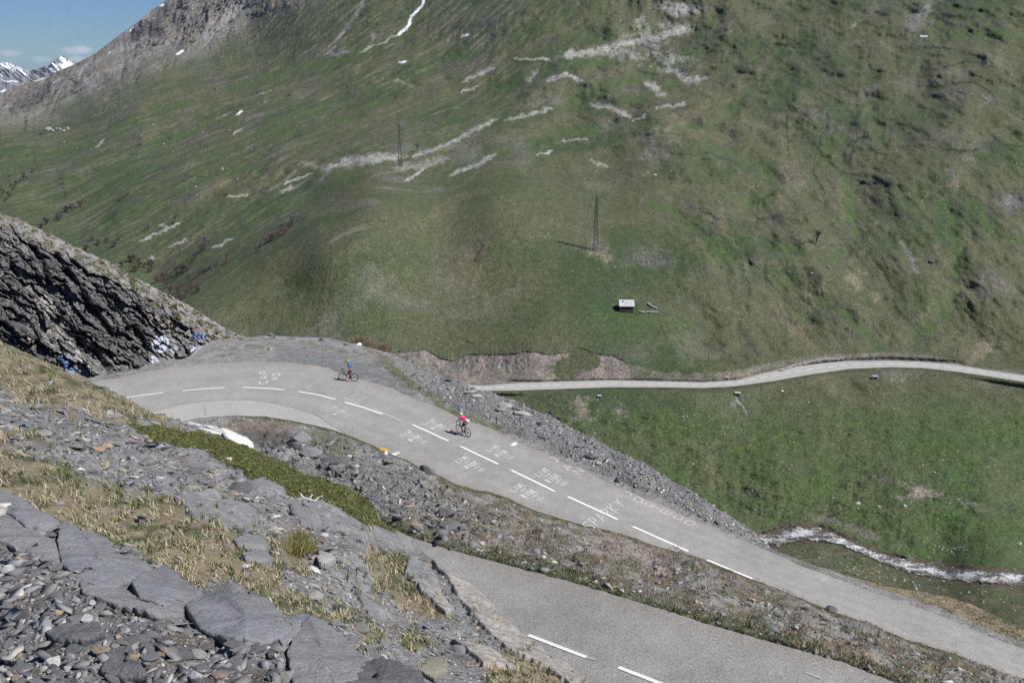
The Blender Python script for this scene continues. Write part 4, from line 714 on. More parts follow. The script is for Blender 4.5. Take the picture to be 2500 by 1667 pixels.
def col_cliff(px, py, V):
    a, b = rot(px, py, R(36)); b = b + 16 * fbm(px / 90, py / 90, 3, 301)
    ja = a + 7 * fbm(px / 14, py / 14, 3, 302); jb = b + 5 * fbm(px / 14, py / 14, 3, 304); f1, f2, idr = worley(ja / 80, jb / 21, 305); g1, g2, id2 = worley(ja / 34 + 9, jb / 9.5, 307); idr = .6 * idr + .4 * id2
    C = np.broadcast_to(np.array((.160, .156, .156)), px.shape + (3,)).copy(); C *= (.5 + .8 * idr + .35 * fbm(a / 24, b / 6, 3, 321))[..., None]
    C = mix(C, (.20, .19, .18), sstep(.1, .6, fbm(a / 50, b / 13, 3, 323)) * .55)
    # pale calcite veins
    v = sstep(.80, .95, ridged(a / 46 + .3 * fbm(px / 20, py / 20, 2, 3), b / 7.5, 2, 325)) * sstep(0, .3, fbm(px / 45, py / 40, 3, 327))
    vz = sstep(46, 10, dline(px, py, [(130, 810), (175, 860), (225, 915)]) + 14 * fbm(px / 20, py / 20, 2, 3)); v2 = sstep(.30, .7, ridged(a / 60, b / 5.2, 2, 329)) * vz
    vz3 = sstep(22, 8, dline(px, py, [(105, 735), (125, 760)]) + 6 * fbm(px / 20, py / 20, 2, 3)) * sstep(.1, .6, ridged(a / 30, b / 6, 2, 331))
    v4 = sstep(.35, .75, ridged(a / 60, b / 7, 2, 333)) * sstep(50, 20, dline(px, py, [(450, 850), (520, 860), (470, 880)])) * .8
    C = mix(C, (.55, .52, .48), np.clip(v * .6 + v2 * .85 + vz3 * .8 + v4, 0, 1))
    C = mix(C, (.34, .29, .25), sstep(16, 4, dline(px, py, [(372, 780), (395, 790)]) + 8 * fbm(px / 9, py / 9, 3, 335)) * .8); C = mix(C, (.40, .33, .27), sstep(13, 4, dline(px, py, [(418, 785), (428, 798)]) + 5 * fbm(px / 9, py / 9, 3, 337)) * .8)
    C = mix(C, (.55, .45, .34), sstep(8, 4, dline(px, py, [(70, 830), (82, 838)]) + 4 * fbm(px / 7, py / 7, 2, 339)))
    # lower right: paler limestone
    C = mix(C, (.26, .255, .25), sstep(340, 430, px + 20 * fbm(px / 30, py / 30, 3, 341)) * sstep(770, 815, py + (px - 430) * .2 + 12 * fbm(px / 20, py / 20, 3, 342)) * .9); C = mix(C, (.33, .32, .30), sstep(.1, .5, fbm(a / 26, b / 8, 4, 344)) * .5 * (1 - vz))
    # sprayed light grey panels and the blue graffiti
    lg = np.array((.55, .57, .66)); w = 2.0 * fbm(px / 8, py / 8, 3, 343)
    for P in [[(372,860),(371,838),(380,822),(392,811),(404,818),(413,832),(411,848),(402,858),(388,862)], [(414,852),(430,846),(436,856),(424,864)], [(362,880),(372,868),(384,868),(388,882),(376,888)], [(464,858),(472,846),(500,848),(521,854),(500,862),(480,866)]]:
        C = mix(C, lg, sstep(1.5, -1.5, sdf(px, py, P) + w))
    bl = sstep(2, -4, sdf(px, py, [(141,866),(158,866),(172,880),(186,905),(198,922),(190,927),(172,912),(150,888)]) + 3 * w); C = mix(C, (.05, .25, .50), bl * sstep(-.5, .1, fbm(a / 20, b / 3.5, 2, 345)) * .85)
    # slabby top with grass tufts, its sunlight painted in as paler rock
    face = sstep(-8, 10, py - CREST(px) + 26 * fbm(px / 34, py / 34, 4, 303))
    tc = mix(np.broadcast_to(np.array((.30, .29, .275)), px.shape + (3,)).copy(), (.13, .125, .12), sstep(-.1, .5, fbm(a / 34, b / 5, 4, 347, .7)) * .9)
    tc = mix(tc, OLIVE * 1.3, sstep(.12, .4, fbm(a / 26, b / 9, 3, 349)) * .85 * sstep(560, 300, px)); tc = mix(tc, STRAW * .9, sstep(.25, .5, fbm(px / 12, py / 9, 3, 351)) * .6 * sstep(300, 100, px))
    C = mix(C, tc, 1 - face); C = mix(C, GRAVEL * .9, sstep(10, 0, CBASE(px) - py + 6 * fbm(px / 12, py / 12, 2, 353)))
    return np.clip(C, .01, .9)
M_CLIFF = mat_ground('cliff_rock', .9, 4.5, .38, 1.0, .18, .85, speck=.15, speck_scale=14)
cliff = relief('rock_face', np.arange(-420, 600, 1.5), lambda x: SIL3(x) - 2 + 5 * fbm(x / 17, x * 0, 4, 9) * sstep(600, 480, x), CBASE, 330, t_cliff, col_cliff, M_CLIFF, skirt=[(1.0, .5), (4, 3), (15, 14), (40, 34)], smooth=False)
tag(cliff, kind='structure')

# ================================================================= NEAR HILLSIDE below the photographer
SIL4 = pl([(-500,640),(-200,760),(0,830),(60,858),(120,884),(180,910),(230,935),(280,958),(315,975),(369,1006),(402,1010),(433,1029),(484,1044),(530,1059),(580,1082),(624,1103),(683,1126),(744,1144),(797,1160),(850,1184),(903,1233),(934,1272),(972,1300),(1022,1337),(1060,1366),(1106,1405),(1183,1466),(1225,1508),(1278,1550),(1355,1604),(1428,1665),(1520,1750),(1640,1880)])
NT = [(-400,690,44),(-200,760,42),(0,830,41),(120,884,40),(230,935,39),(315,975,38),(402,1010,37),(484,1044,35),(580,1082,33),(683,1126,31),(797,1160,29),(850,1184,28),(903,1233,26),(972,1300,24),(1022,1337,22.5),(1106,1405,20),(1225,1508,17.2),(1355,1604,15),(1520,1750,12.5),(1640,1880,11),
 (0,950,31),(200,1000,30),(330,1050,29),(-300,900,33),(0,1050,22.5),(250,1100,22),(450,1120,23.5),(650,1180,23),(800,1240,21.5),(900,1310,19.5),(0,1150,16),(250,1200,16),(500,1230,17),(700,1290,17.2),(900,1400,16),(150,1260,12.2),(400,1330,12),(600,1400,12),(800,1480,12),(1000,1540,13.4),(1200,1600,13.2),(900,1600,10),(1100,1667,11),(1300,1700,12),(450,1500,9.5),(200,1400,10),(0,1300,11),(700,1560,9.5),(1000,1750,9),(700,1750,8),(300,1650,8),(-300,1200,16),(-300,1500,10),(1400,1900,9.5)]
_n = TPS([(a, b) for a, b, c in NT], np.log([c for a, b, c in NT]), lam=1e-4)
def t4b(px, py): return np.exp(_n(px, py))
MATP = [(310,1040),(330,1033),(400,1045),(430,1048),(484,1052),(580,1088),(683,1130),(744,1150),(797,1166),(850,1190),(903,1240),(934,1276),(965,1300),(900,1288),(850,1262),(780,1240),(720,1225),(660,1190),(560,1150),(480,1110),(430,1105),(380,1085),(335,1060)]
SLABP = [[(420,1230),(470,1222),(560,1225),(615,1255),(632,1280),(592,1302),(540,1298),(470,1272)], [(735,1243),(790,1240),(860,1262),(930,1295),(1022,1342),(1000,1345),(930,1322),(860,1300),(790,1285)], [(1058,1368),(1106,1407),(1183,1468),(1278,1552),(1355,1606),(1430,1668),(1400,1700),(1330,1640),(1240,1580),(1160,1510),(1110,1450),(1070,1400)], [(1000,1355),(1040,1380),(1075,1440),(1110,1490),(1090,1500),(1040,1450),(990,1400)],[(860,1430),(930,1460),(960,1490),(900,1490)],[(1100,1560),(1200,1590),(1260,1640),(1180,1630)]]
GRASSP = [[(-500,560),(0,820),(230,932),(402,1008),(440,1034),(330,1030),(240,1020),(150,1000),(60,985),(0,960),(-500,900)], [(-300,1080),(0,1100),(60,1105),(150,1140),(230,1190),(330,1215),(440,1225),(480,1275),(560,1305),(640,1320),(700,1350),(690,1420),(760,1450),(850,1520),(800,1530),(720,1530),(560,1420),(490,1446),(371,1385),(142,1281),(0,1205),(-300,1150)],
 [(660,1305),(720,1330),(760,1370),(740,1390),(690,1370)], [(890,1330),(960,1350),(1010,1400),(1060,1460),(1100,1500),(1060,1510),(980,1470),(900,1420)], [(1180,1600),(1280,1590),(1400,1650),(1440,1690),(1200,1690)], [(0,1050),(90,1065),(110,1095),(0,1100)], [(800,1440),(880,1490),(960,1560),(900,1560),(820,1510)],[(960,1520),(1060,1560),(1000,1600)],[(470,1255),(540,1290),(500,1310),(440,1280)]]
def m4(px, py):
    X, Y, Z = np.moveaxis(ray(px, py) * t4b(px, py)[..., None], -1, 0); w = 14 * fbm(px / 40, py / 30, 3, 401) + 6 * fbm(px / 12, py / 9, 2, 403)
    mt = sstep(5, -5, sdf(px, py, MATP) + w * .5); sl = 0
    for P in SLABP: sl = np.maximum(sl, sstep(3, -3, sdf(px, py, P) + w * .25))
    g = 0
    for P in GRASSP: g = np.maximum(g, sstep(14, -14, sdf(px, py, P) + w * 1.6))
    g = g * (1 - sl) * (1 - mt); return X, Y, mt, sl, g, w
def disp4v(px, py):
    X, Y, mt, sl, g, w = m4(px, py)
    f1, f2, idr = worley(X / .5 + .2 * fbm(X, Y, 2, 405), Y / .5, 407)
    base = fbm(X / 3.5, Y / 3.5, 4, 409) * .35
    rock = (idr - .5) * .06 + fbm(X / .35, Y / .35, 3, 411) * .05
    slabs = ridged(X / 1.1 + Y / 2.5, Y / .8, 3, 413) * .05 + .08
    e = sstep(0, 8, py - SIL4(px))
    return base * (.3 + .7 * e) + rock * (1 - sl) * (1 - mt) * (1 - g * .8) + slabs * sl + mt * (.05 + .08 * fbm(X / .8, Y / .8, 3, 415)) + g * (fbm(X / .5, Y / .5, 3, 417) * .06)
def disp4(px, py, V):
    V = V.copy(); V[..., 2] += disp4v(px, py) * np.clip((ray(px, py)[..., 1] * t4b(px, py) - 2) / 14, .35, 1); return V
def ground4(px, py):
    px = np.asarray(px, float); py = np.asarray(py, float); return disp4(px, py, ray(px, py) * t4b(px, py)[..., None])
def col4(px, py, V):
    X, Y, mt, sl, g, w = m4(px, py)
    C = np.broadcast_to(SLATE, px.shape + (3,)).copy(); C *= (1 + .5 * fbm(X / .9, Y / .9, 4, 421))[..., None]; C = mix(C, SOIL * 1.1, sstep(.1, .5, fbm(X / 1.6, Y / 1.6, 3, 423)) * .5)
    gc = mix(np.broadcast_to(STRAW * .7, px.shape + (3,)).copy(), OLIVE * .9, sstep(-.15, .35, fbm(X / 1.5, Y / 1.5, 3, 425))); gc = mix(gc, SOIL * 1.2, sstep(.15, .5, fbm(X / 1.1, Y / 1.1, 3, 427)) * .7)
    C = mix(C, gc, g)
    sc = np.broadcast_to(SLATE * 1.15, px.shape + (3,)).copy(); sc = mix(sc, (.33, .31, .285), sstep(1020, 1120, px) * .85); sc *= (1 + .3 * fbm((X + Y) / .5, (X - Y) / 1.6, 3, 429))[..., None]
    sc = mix(sc, (.42, .34, .27), sstep(.1, .5, fbm(X / .8, Y / .8, 3, 431)) * .5 * sstep(1020, 1120, px))
    C = mix(C, sc, sl); C = mix(C, (.11, .10, .055), mt)
    return np.clip(C, .01, .9)
M_G4 = mat_ground('stony_hillside', 3, 16, .35, .8, .04, .93, speck=.22, speck_scale=60, voro=.18, voro_scale=9)
bot4 = pl([(-500,1500),(0,1560),(300,1700),(600,1820),(1000,1950),(1640,2100)])
near = relief('slope', np.arange(-460, 1640, 2.0), lambda x: SIL4(x) + 3 * fbm(x / 13, x * 0, 3, 9), bot4, 520, t4b, col4, M_G4, skirt=[(.25, .3), (.7, 1.6), (1.6, 4.5), (4, 9), (8, 16)], disp=disp4)
tag(near, kind='structure')

# ---- rock outcrop right in front of the photographer
SIL5 = pl([(-500,1080),(-200,1150),(0,1206),(50,1222),(96,1251),(142,1281),(165,1280),(191,1299),(214,1302),(264,1324),(279,1347),(329,1363),(371,1386),(394,1389),(432,1401),(490,1447),(513,1452),(555,1419),(597,1439),(620,1462),(651,1470),(708,1523),(758,1506),(796,1524),(850,1567),(896,1612),(930,1611),(968,1619),(1030,1646),(1090,1700),(1250,1900)])
OT = [(-200,1150,6.6),(0,1206,6.3),(142,1281,5.9),(264,1324,5.7),(371,1386,5.5),(490,1447,5.2),(555,1419,5.2),(651,1470,5.0),(758,1506,4.8),(896,1612,4.4),(1030,1646,4.2),(1250,1900,3.6),
 (0,1400,5.0),(200,1450,4.7),(400,1500,4.5),(600,1560,4.35),(0,1667,4.0),(300,1667,3.95),(600,1667,3.95),(900,1680,3.95),(0,1900,3.2),(600,1950,3.1),(1200,2000,3.2),(-300,1500,4.7),(-300,2000,3)]
_o = TPS([(a, b) for a, b, c in OT], np.log([c for a, b, c in OT]), lam=1e-4)
def t5(px, py): return np.exp(_o(px, py))
def disp5(px, py, V):
    X, Y = V[..., 0], V[..., 1]; V = V.copy(); f1, f2, idr = worley(X / .16, Y / .16, 501)
    V[..., 2] += (fbm(X / .6, Y / .6, 4, 503) * .05 + (idr - .5) * .03) * sstep(0, 20, py - SIL5(px)) - .02; return V
def ground5(px, py):
    px = np.asarray(px, float); py = np.asarray(py, float); return disp5(px, py, ray(px, py) * t5(px, py)[..., None])
def col5(px, py, V):
    X, Y = V[..., 0], V[..., 1]; C = np.broadcast_to(SLATE * .8, px.shape + (3,)).copy(); C *= (1 + .5 * fbm(X / .15, Y / .15, 4, 505))[..., None]
    C = mix(C, SOIL * .7, sstep(0, .4, fbm(X / .3, Y / .3, 4, 507)) * .8); C = mix(C, (.05, .035, .025), sstep(34, 12, dline(px, py, [(165, 1500)]) + 12 * fbm(px / 14, py / 14, 3, 509)))
    return np.clip(C, .01, .9)
M_G5 = mat_ground('slate_rubble_bed', 9, 45, .4, .9, .012, .93, speck=.2, speck_scale=160)
outc = relief('slope', np.arange(-460, 1250, 2.6), SIL5, lambda x: x * 0 + 1990, 330, t5, col5, M_G5, skirt=[(.1, .12), (.4, .8), (1.2, 2.4), (2.4, 4.4)], disp=disp5)
tag(outc, kind='structure')

# ---------------------------------------------------------------- stones
def hull(n, sx, sy, sz, seed, cut=True):
    r = np.random.default_rng(seed); P = r.normal(size=(n, 3)); P /= np.linalg.norm(P, axis=1)[:, None]; P *= (.72 + .28 * r.random((n, 1)))
    P = P * (sx, sy, sz)
    if cut: P[:, 2] = np.clip(P[:, 2] * 2, -sz * .6, sz * .6)
    bm = bmesh.new(); [bm.verts.new(p) for p in P]
    res = bmesh.ops.convex_hull(bm, input=bm.verts); bmesh.ops.delete(bm, geom=[g for g in res['geom_interior'] if isinstance(g, bmesh.types.BMVert)], context='VERTS')
    bmesh.ops.triangulate(bm, faces=bm.faces); bm.verts.index_update()
    V = np.array([v.co[:] for v in bm.verts]); F = np.array([[v.index for v in f.verts] for f in bm.faces]); bm.free(); return V, F
SHARD = [hull(8 + i % 3, .55, .34 + .04 * (i % 4), .09 + .02 * (i % 5), 900 + i) for i in range(24)]
LUMP = [hull(16, .5, .42, .3, 950 + i, False) for i in range(10)]
def normals(gf, px, py, e=6.0):
    a = gf(px + e, py) - gf(px - e, py); b = gf(px, py - e) - gf(px, py + e); n = np.cross(a, b); n /= np.linalg.norm(n, axis=-1)[..., None] + 1e-9; n[n[..., 2] < 0] *= -1; return n
def scatter(name, gf, px, py, size, cols, variants, mat, tilt=.35, sink=.25, flat=1.0, seed=0, parent=None):
    r = np.random.default_rng(seed); n = len(px); P = gf(px, py); N = normals(gf, px, py); N = N * 1.0 + r.normal(size=N.shape) * tilt; N /= np.linalg.norm(N, axis=1)[:, None]
    a = r.random(n) * 2 * np.pi; T = np.stack([np.cos(a), np.sin(a), 0 * a], 1); T -= (T * N).sum(1)[:, None] * N; T /= np.linalg.norm(T, axis=1)[:, None]; B = np.cross(N, T)
    vi = r.integers(0, len(variants), n); VV, FF, CC, off = [], [], [], 0
    for k, (V, F) in enumerate(variants):
        m = vi == k
        if not m.any(): continue
        s = size[m][:, None, None]; W = (V[None, :, 0:1] * T[m][:, None] + V[None, :, 1:2] * B[m][:, None] + V[None, :, 2:3] * flat * N[m][:, None]) * s + (P[m] + N[m] * (size[m] * .12 * (1 - sink * 4))[:, None])[:, None]
        c = np.repeat(cols[m][:, None], len(V), 1); q = W.shape[0]
        VV.append(W.reshape(-1, 3)); CC.append(c.reshape(-1, 3)); FF.append((F[None] + (np.arange(q) * len(V))[:, None, None] + off).reshape(-1, 3)); off += q * len(V)
    return mesh_np(name, np.concatenate(VV), np.concatenate(FF), mat, np.concatenate(CC), False, parent)
def stone_cols(n, r, pale=.1, tan=.08, base=SLATE):
    v = r.random(n); C = base * (1 + .28 * r.normal(size=(n, 1))).clip(.5, 1.7); C = np.where((v < pale)[:, None], np.array((.48, .46, .43)) * (.7 + .5 * r.random((n, 1))), C)
    return np.where(((v > pale) & (v < pale + tan))[:, None], np.array((.34, .26, .19)) * (.7 + .5 * r.random((n, 1))), C)
M_STONE = mat_ground('slate_stone', 4, 22, .22, .5, .01, .85)
def pick(n, x0, x1, y0, y1, prob, r):
    px = r.uniform(x0, x1, n); py = r.uniform(y0, y1, n); m = r.random(n) < prob(px, py); return px[m], py[m]
def psize(r, n, lo, hi, k=1.6): u = r.random(n); return lo * (1 - u * (1 - (lo / hi) ** k)) ** (-1 / k)
rr = np.random.default_rng(21)
# talus berm outside the far leg
x, y = pick(60000, 960, 1900, 890, 1345, lambda x, y: (y > SIL3(x) - 1) * (y < O1(x) - 5) * sstep(.02, .3, (O1(x) - y) / np.maximum(O1(x) - SIL3(x), 1) - .1) * sstep(980, 1100, x) * (1 if 1 else 0), rr)
tag(scatter('scree', ground3, x, y, psize(rr, len(x), .09, .62, 2.1), stone_cols(len(x), rr, .16, .03, SLATE * 1.15), SHARD, M_STONE, .45, seed=1), kind='stuff')
# gravel and stones on the shoulders, in the bend and on the bank between the legs
x, y = pick(60000, 430, 2700, 815, 1800, lambda x, y: ((road_sd(x, y) > 3) & (y > SIL3(x)) & ((y < O1(x)) | (y < O2(x)))) * np.where(y < O1(x), np.where(x > 1880, .5, .30), .45 + .5 * (fbm(x / 60, y / 30, 3, 601) > .05)), rr)
bigm = np.where(y < O1(x), .6, 1.0)
bk = (y > I1(x)) & (x > 980)
tag(scatter('gravel', ground3, x, y, psize(rr, len(x), .06, .42, 1.9) * bigm, stone_cols(len(x), rr, .14, .07, SLATE * 1.15) * np.where(bk[:, None], np.array((.98, .86, .74)), 1.0), SHARD + LUMP, M_STONE, .45, seed=2), kind='stuff')
# broken dark rock under the inner edge of the bend, rougher blocks along the bank
zone = lambda x, y: (y > I1(x) + 8) & (y < O2(x) - 6) & (road_sd(x, y) > 6)
x, y = pick(16000, 640, 1260, 1080, 1330, lambda x, y: zone(x, y) * sstep(90, 30, dline(x, y, [(700, 1110), (820, 1150), (930, 1190), (1020, 1240), (1120, 1290)]) + 50 * fbm(x / 40, y / 30, 3, 621)) * .55, rr)
tag(scatter('broken_rock', ground3, x, y, psize(rr, len(x), .18, 1.1, 1.8), stone_cols(len(x), rr, .06, .02, SLATE * .8), SHARD, M_STONE, .9, seed=11), kind='stuff')
x, y = pick(26000, 1060, 2700, 1180, 1800, lambda x, y: zone(x, y) * sstep(-.25, .15, fbm(x / 50, y / 34, 3, 623)) * .6, rr)
tag(scatter('broken_rock', ground3, x, y, psize(rr, len(x), .14, .8, 1.9), stone_cols(len(x), rr, .14, .08, SLATE * 1.05), SHARD + LUMP, M_STONE, .6, seed=12), kind='stuff')
# stony ground on the near hillside
def p4(x, y):
    X, Y, mt, sl, g, w = m4(x, y); return (y > SIL4(x) + 2) * ((y < SIL5(x) + 10)) * (1 - mt) * (1 - .97 * sl) * (1 - .93 * g)
x, y = pick(64000, -300, 1560, 900, 1760, p4, rr); tt = t4b(x, y)
tag(scatter('scree', ground4, x, y, psize(rr, len(x), 9, 62, 1.75) / FPX * tt * sstep(1560, 900, x + 0) ** 0 * np.where(x > 850, .75, 1), stone_cols(len(x), rr, .08, .05, SLATE * 1.12), SHARD, M_STONE, .22, seed=3), kind='stuff')
# rubble in front of the photographer
x, y = pick(15000, -300, 1250, 1190, 1900, lambda x, y: (y > SIL5(x) + 6) * 1.0, rr)
tag(scatter('rubble', ground5, x, y, psize(rr, len(x), 12, 110, 1.7) / FPX * t5(x, y), stone_cols(len(x), rr, .07, .045, SLATE * 1.1), SHARD, M_STONE, .28, seed=4), kind='stuff')

# ---------------------------------------------------------------- grass, leaf mat
def blades(name, gf, px, py, hgt, wid, cols, mat, seed=0, lean=.6, dirn=None):
    r = np.random.default_rng(seed); P = gf(px, py); n = len(P); a = r.random(n) * 2 * np.pi; up = np.stack([np.cos(a) * lean * r.random(n), np.sin(a) * lean * r.random(n), np.ones(n)], 1)
    if dirn is not None: up[:, :2] += dirn
    up /= np.linalg.norm(up, axis=1)[:, None]; b = r.random(n) * 2 * np.pi; S_ = np.stack([np.cos(b), np.sin(b), 0 * b], 1) * (wid / 2)[:, None]; P = P - up * .01
    mid = P + up * (hgt * .55)[:, None]; tip = P + up * hgt[:, None]; tip[:, :2] += (up[:, :2] * hgt[:, None]) * .5
    V = np.stack([P - S_, P + S_, mid + S_ * .7, mid - S_ * .7, tip], 1).reshape(-1, 3); i = (np.arange(n) * 5)[:, None]
    F = np.concatenate([i + [0, 1, 2], i + [0, 2, 3], i + [3, 2, 4]], 0); return mesh_np(name, V, F, mat, np.repeat(cols, 5, 0))
M_GRASS = mat_ground('grass_blades', 3, 11, .2, 0, .01, .8)
def gcols(n, r, green=.4): v = r.random((n, 1)); C = np.where(v < green, np.array((.085, .125, .035)), np.array((.36, .31, .19))); return C * (.65 + .6 * r.random((n, 1)))
def clump(n, x0, x1, y0, y1, prob, r, per, spread):
    cx, cy = pick(n, x0, x1, y0, y1, prob, r); k = len(cx); px = np.repeat(cx, per) + r.normal(size=k * per) * spread; py = np.repeat(cy, per) + r.normal(size=k * per) * spread * .45; gid = np.repeat(r.random(k), per); return px, py, gid
def pg(x, y): X, Y, mt, sl, g, w = m4(x, y); return (y > SIL4(x) + 2) * (y < SIL5(x) + 4) * np.clip(g + .05 * (1 - mt), 0, 1)
x, y, gid = clump(28000, -250, 1560, 780, 1760, lambda a, b: pg(a, b) * sstep(-.15, .3, fbm(a / 34, b / 20, 3, 619)), rr, 16, 6)
ok = (y > SIL4(x)) & (y < SIL5(x) + 16); x, y, gid = x[ok], y[ok], gid[ok]; tt = t4b(x, y); grn = gid + .5 * fbm(x / 60, y / 40, 3, 611) < .36
C = np.where(grn[:, None], np.array((.12, .155, .055)), np.array((.46, .41, .28))) * (.65 + .6 * rr.random((len(x), 1)))
tag(blades('grass', ground4, x, y, (.05 + .09 * rr.random(len(x))) * np.clip(tt / 14, .75, 1.6), .0028 * tt ** .6, C, M_GRASS, 5, .9, np.array((-.1, -.25))), kind='stuff')
# brown heathery mounds on the bank
def mound(name, gf, px, py, size, cols, seed, per=46):
    r = np.random.default_rng(seed); n = len(px); P = gf(px, py); D = r.normal(size=(n, per, 3)); D[..., 2] = np.abs(D[..., 2]) * .8 + .15; D /= np.linalg.norm(D, axis=2)[..., None]; rad = size[:, None, None] * (.25 + .75 * r.random((n, per, 1)) ** .5)
    Q = (P[:, None] + D * rad * (1, 1, .6)).reshape(-1, 3); U = (D + r.normal(size=D.shape) * .35).reshape(-1, 3); U /= np.linalg.norm(U, axis=1)[:, None]; T = np.cross(U, r.normal(size=U.shape)); T /= np.linalg.norm(T, axis=1)[:, None]
    ln = (size[:, None] * .27 * (.6 + .8 * r.random((n, per)))).reshape(-1, 1); V = np.stack([Q - T * ln * .11, Q + T * ln * .11, Q + U * ln], 1).reshape(-1, 3); return mesh_np(name, V, np.arange(len(V)).reshape(-1, 3), M_GRASS, np.repeat(np.repeat(cols, per, 0) * (.6 + .7 * r.random((n * per, 1))), 3, 0))
x, y = pick(26000, 1060, 2700, 1190, 1800, lambda x, y: zone(x, y) * (fbm(x / 60, y / 36, 3, 625) > .02) * .26, rr); v = rr.random((len(x), 1))
tag(mound('heather', ground3, x, y, .14 + .34 * rr.random(len(x)) ** 2, np.where(v < .5, np.array((.125, .098, .075)), np.where(v < .75, np.array((.10, .115, .045)), np.array((.27, .22, .13)))), 13), kind='stuff')
# evergreen leaf mat
x, y = pick(170000, 290, 985, 1025, 1330, lambda x, y: sstep(.2, .8, m4(x, y)[2] + .5 * fbm(x / 22, y / 12, 3, 627)) * sstep(-.42, -.2, fbm(x / 16, y / 8, 3, 629)), rr)
def leaves(name, gf, px, py, size, cols, mat, seed=0, h=.045):
    r = np.random.default_rng(seed); P = gf(px, py); n = len(P); P[:, 2] += r.random(n) * h; A = r.normal(size=(n, 3)); A /= np.linalg.norm(A, axis=1)[:, None]; N = r.normal(size=(n, 3)) * .6 + np.array((.2, -.3, 1)); B = np.cross(N, A); B /= np.linalg.norm(B, axis=1)[:, None]; A = np.cross(B, N); A /= np.linalg.norm(A, axis=1)[:, None]
    s = size[:, None]; V = np.stack([P - A * s * .6, P + B * s * .35, P + A * s * .6, P - B * s * .35], 1).reshape(-1, 3); i = (np.arange(n) * 4)[:, None]; return mesh_np(name, V, i + [0, 1, 2, 3], mat, np.repeat(cols, 4, 0))
v = rr.random((len(x), 1)); C = np.where(v < .012, np.array((.20, .06, .03)), np.where(v < .16, np.array((.15, .15, .06)), np.array((.070, .082, .024)))) * (.6 + .8 * rr.random((len(x), 1)))
C = C * (1 + .35 * fbm(x / 30, y / 14, 3, 613))[:, None]
tag(leaves('ground_cover', ground4, x, y, .035 + .04 * rr.random(len(x)), C, M_GRASS, 6), kind='stuff')
# short grass on the verges and tufts on the bank
def pb(x, y):
    d = road_sd(x, y); ins = (y > SIL3(x) + 1) & (d > 2) & ((y < O1(x)) | (y < O2(x) - 1)); edge = (d < 15) * (y > O1(x)) * (x > 600); bank = (y > I1(x)) * sstep(960, 1080, x + (y - 1200) * .3) * (fbm(x / 45, y / 28, 3, 615) > -.12)
    isl = (y > I1(x)) * (x < 1000) * (dline(x, y, [(760, 1070), (850, 1105), (900, 1130)]) < 45); ou = (y < O1(x)) * ((dline(x, y, [(935, 880), (985, 925), (1060, 970), (1085, 1000), (1120, 1015), (1180, 1033), (1225, 1050)]) < 14) + (x > 1960) * (O1(x) - y > 16))
    tail = (y < O2(x)) * (y > O2(x) - 24) * (x > 940)
    return ins * np.clip(edge * .9 + bank * .55 + isl * .4 + ou * .6 + tail * .6, 0, 1)
x, y, gid = clump(50000, 560, 2700, 830, 1800, pb, rr, 9, 5); ok = (road_sd(x, y) > 1) & (y > SIL3(x)); x, y, gid = x[ok], y[ok], gid[ok]
edge = (road_sd(x, y) < 16) & (x < 1900) & (y > O1(x)); grn = np.where(edge, gid < .85, gid + .5 * fbm(x / 50, y / 30, 3, 617) < .42)
C = np.where(grn[:, None], np.array((.075, .10, .035)), np.where((gid > .75)[:, None], np.array((.13, .10, .07)), np.array((.27, .22, .13)))) * (.6 + .6 * rr.random((len(x), 1)))
tag(blades('grass', ground3, x, y, .06 + .12 * rr.random(len(x)), .018 + .014 * rr.random(len(x)), C, M_GRASS, 7, 1.1), kind='stuff')

# tufts and broken stone on the sunlit top of the cliff
def ground_c(px, py):
    px = np.asarray(px, float); py = np.asarray(py, float); return ray(px, py) * (t_cliff(px, py) - .05)[..., None]
x, y, gid = clump(9000, -60, 590, 500, 830, lambda a, b: (b > SIL3(a) + 1) * (b < CREST(a) + 8) * (fbm(a / 26, b / 11, 3, 631) > .08) * 1.0, rr, 9, 3.5); ok = (y > SIL3(x) - 2) & (y < CREST(x) + 12); x, y, gid = x[ok], y[ok], gid[ok]
C = np.where((gid < .4)[:, None], np.array((.09, .11, .04)), np.array((.30, .26, .16))) * (.6 + .6 * rr.random((len(x), 1)))
tag(blades('grass', ground_c, x, y, .15 + .22 * rr.random(len(x)), .05 + .03 * rr.random(len(x)), C, M_GRASS, 15, 1.0), kind='stuff')
x, y = pick(7000, -60, 590, 500, 835, lambda a, b: (b > SIL3(a) + 2) * (b < CREST(a) + 4) * .5, rr)
tag(scatter('scree', ground_c, x, y, psize(rr, len(x), .10, .6, 1.9), stone_cols(len(x), rr, .3, .1, SLATE * 1.3), SHARD, M_STONE, .4, seed=16), kind='stuff')
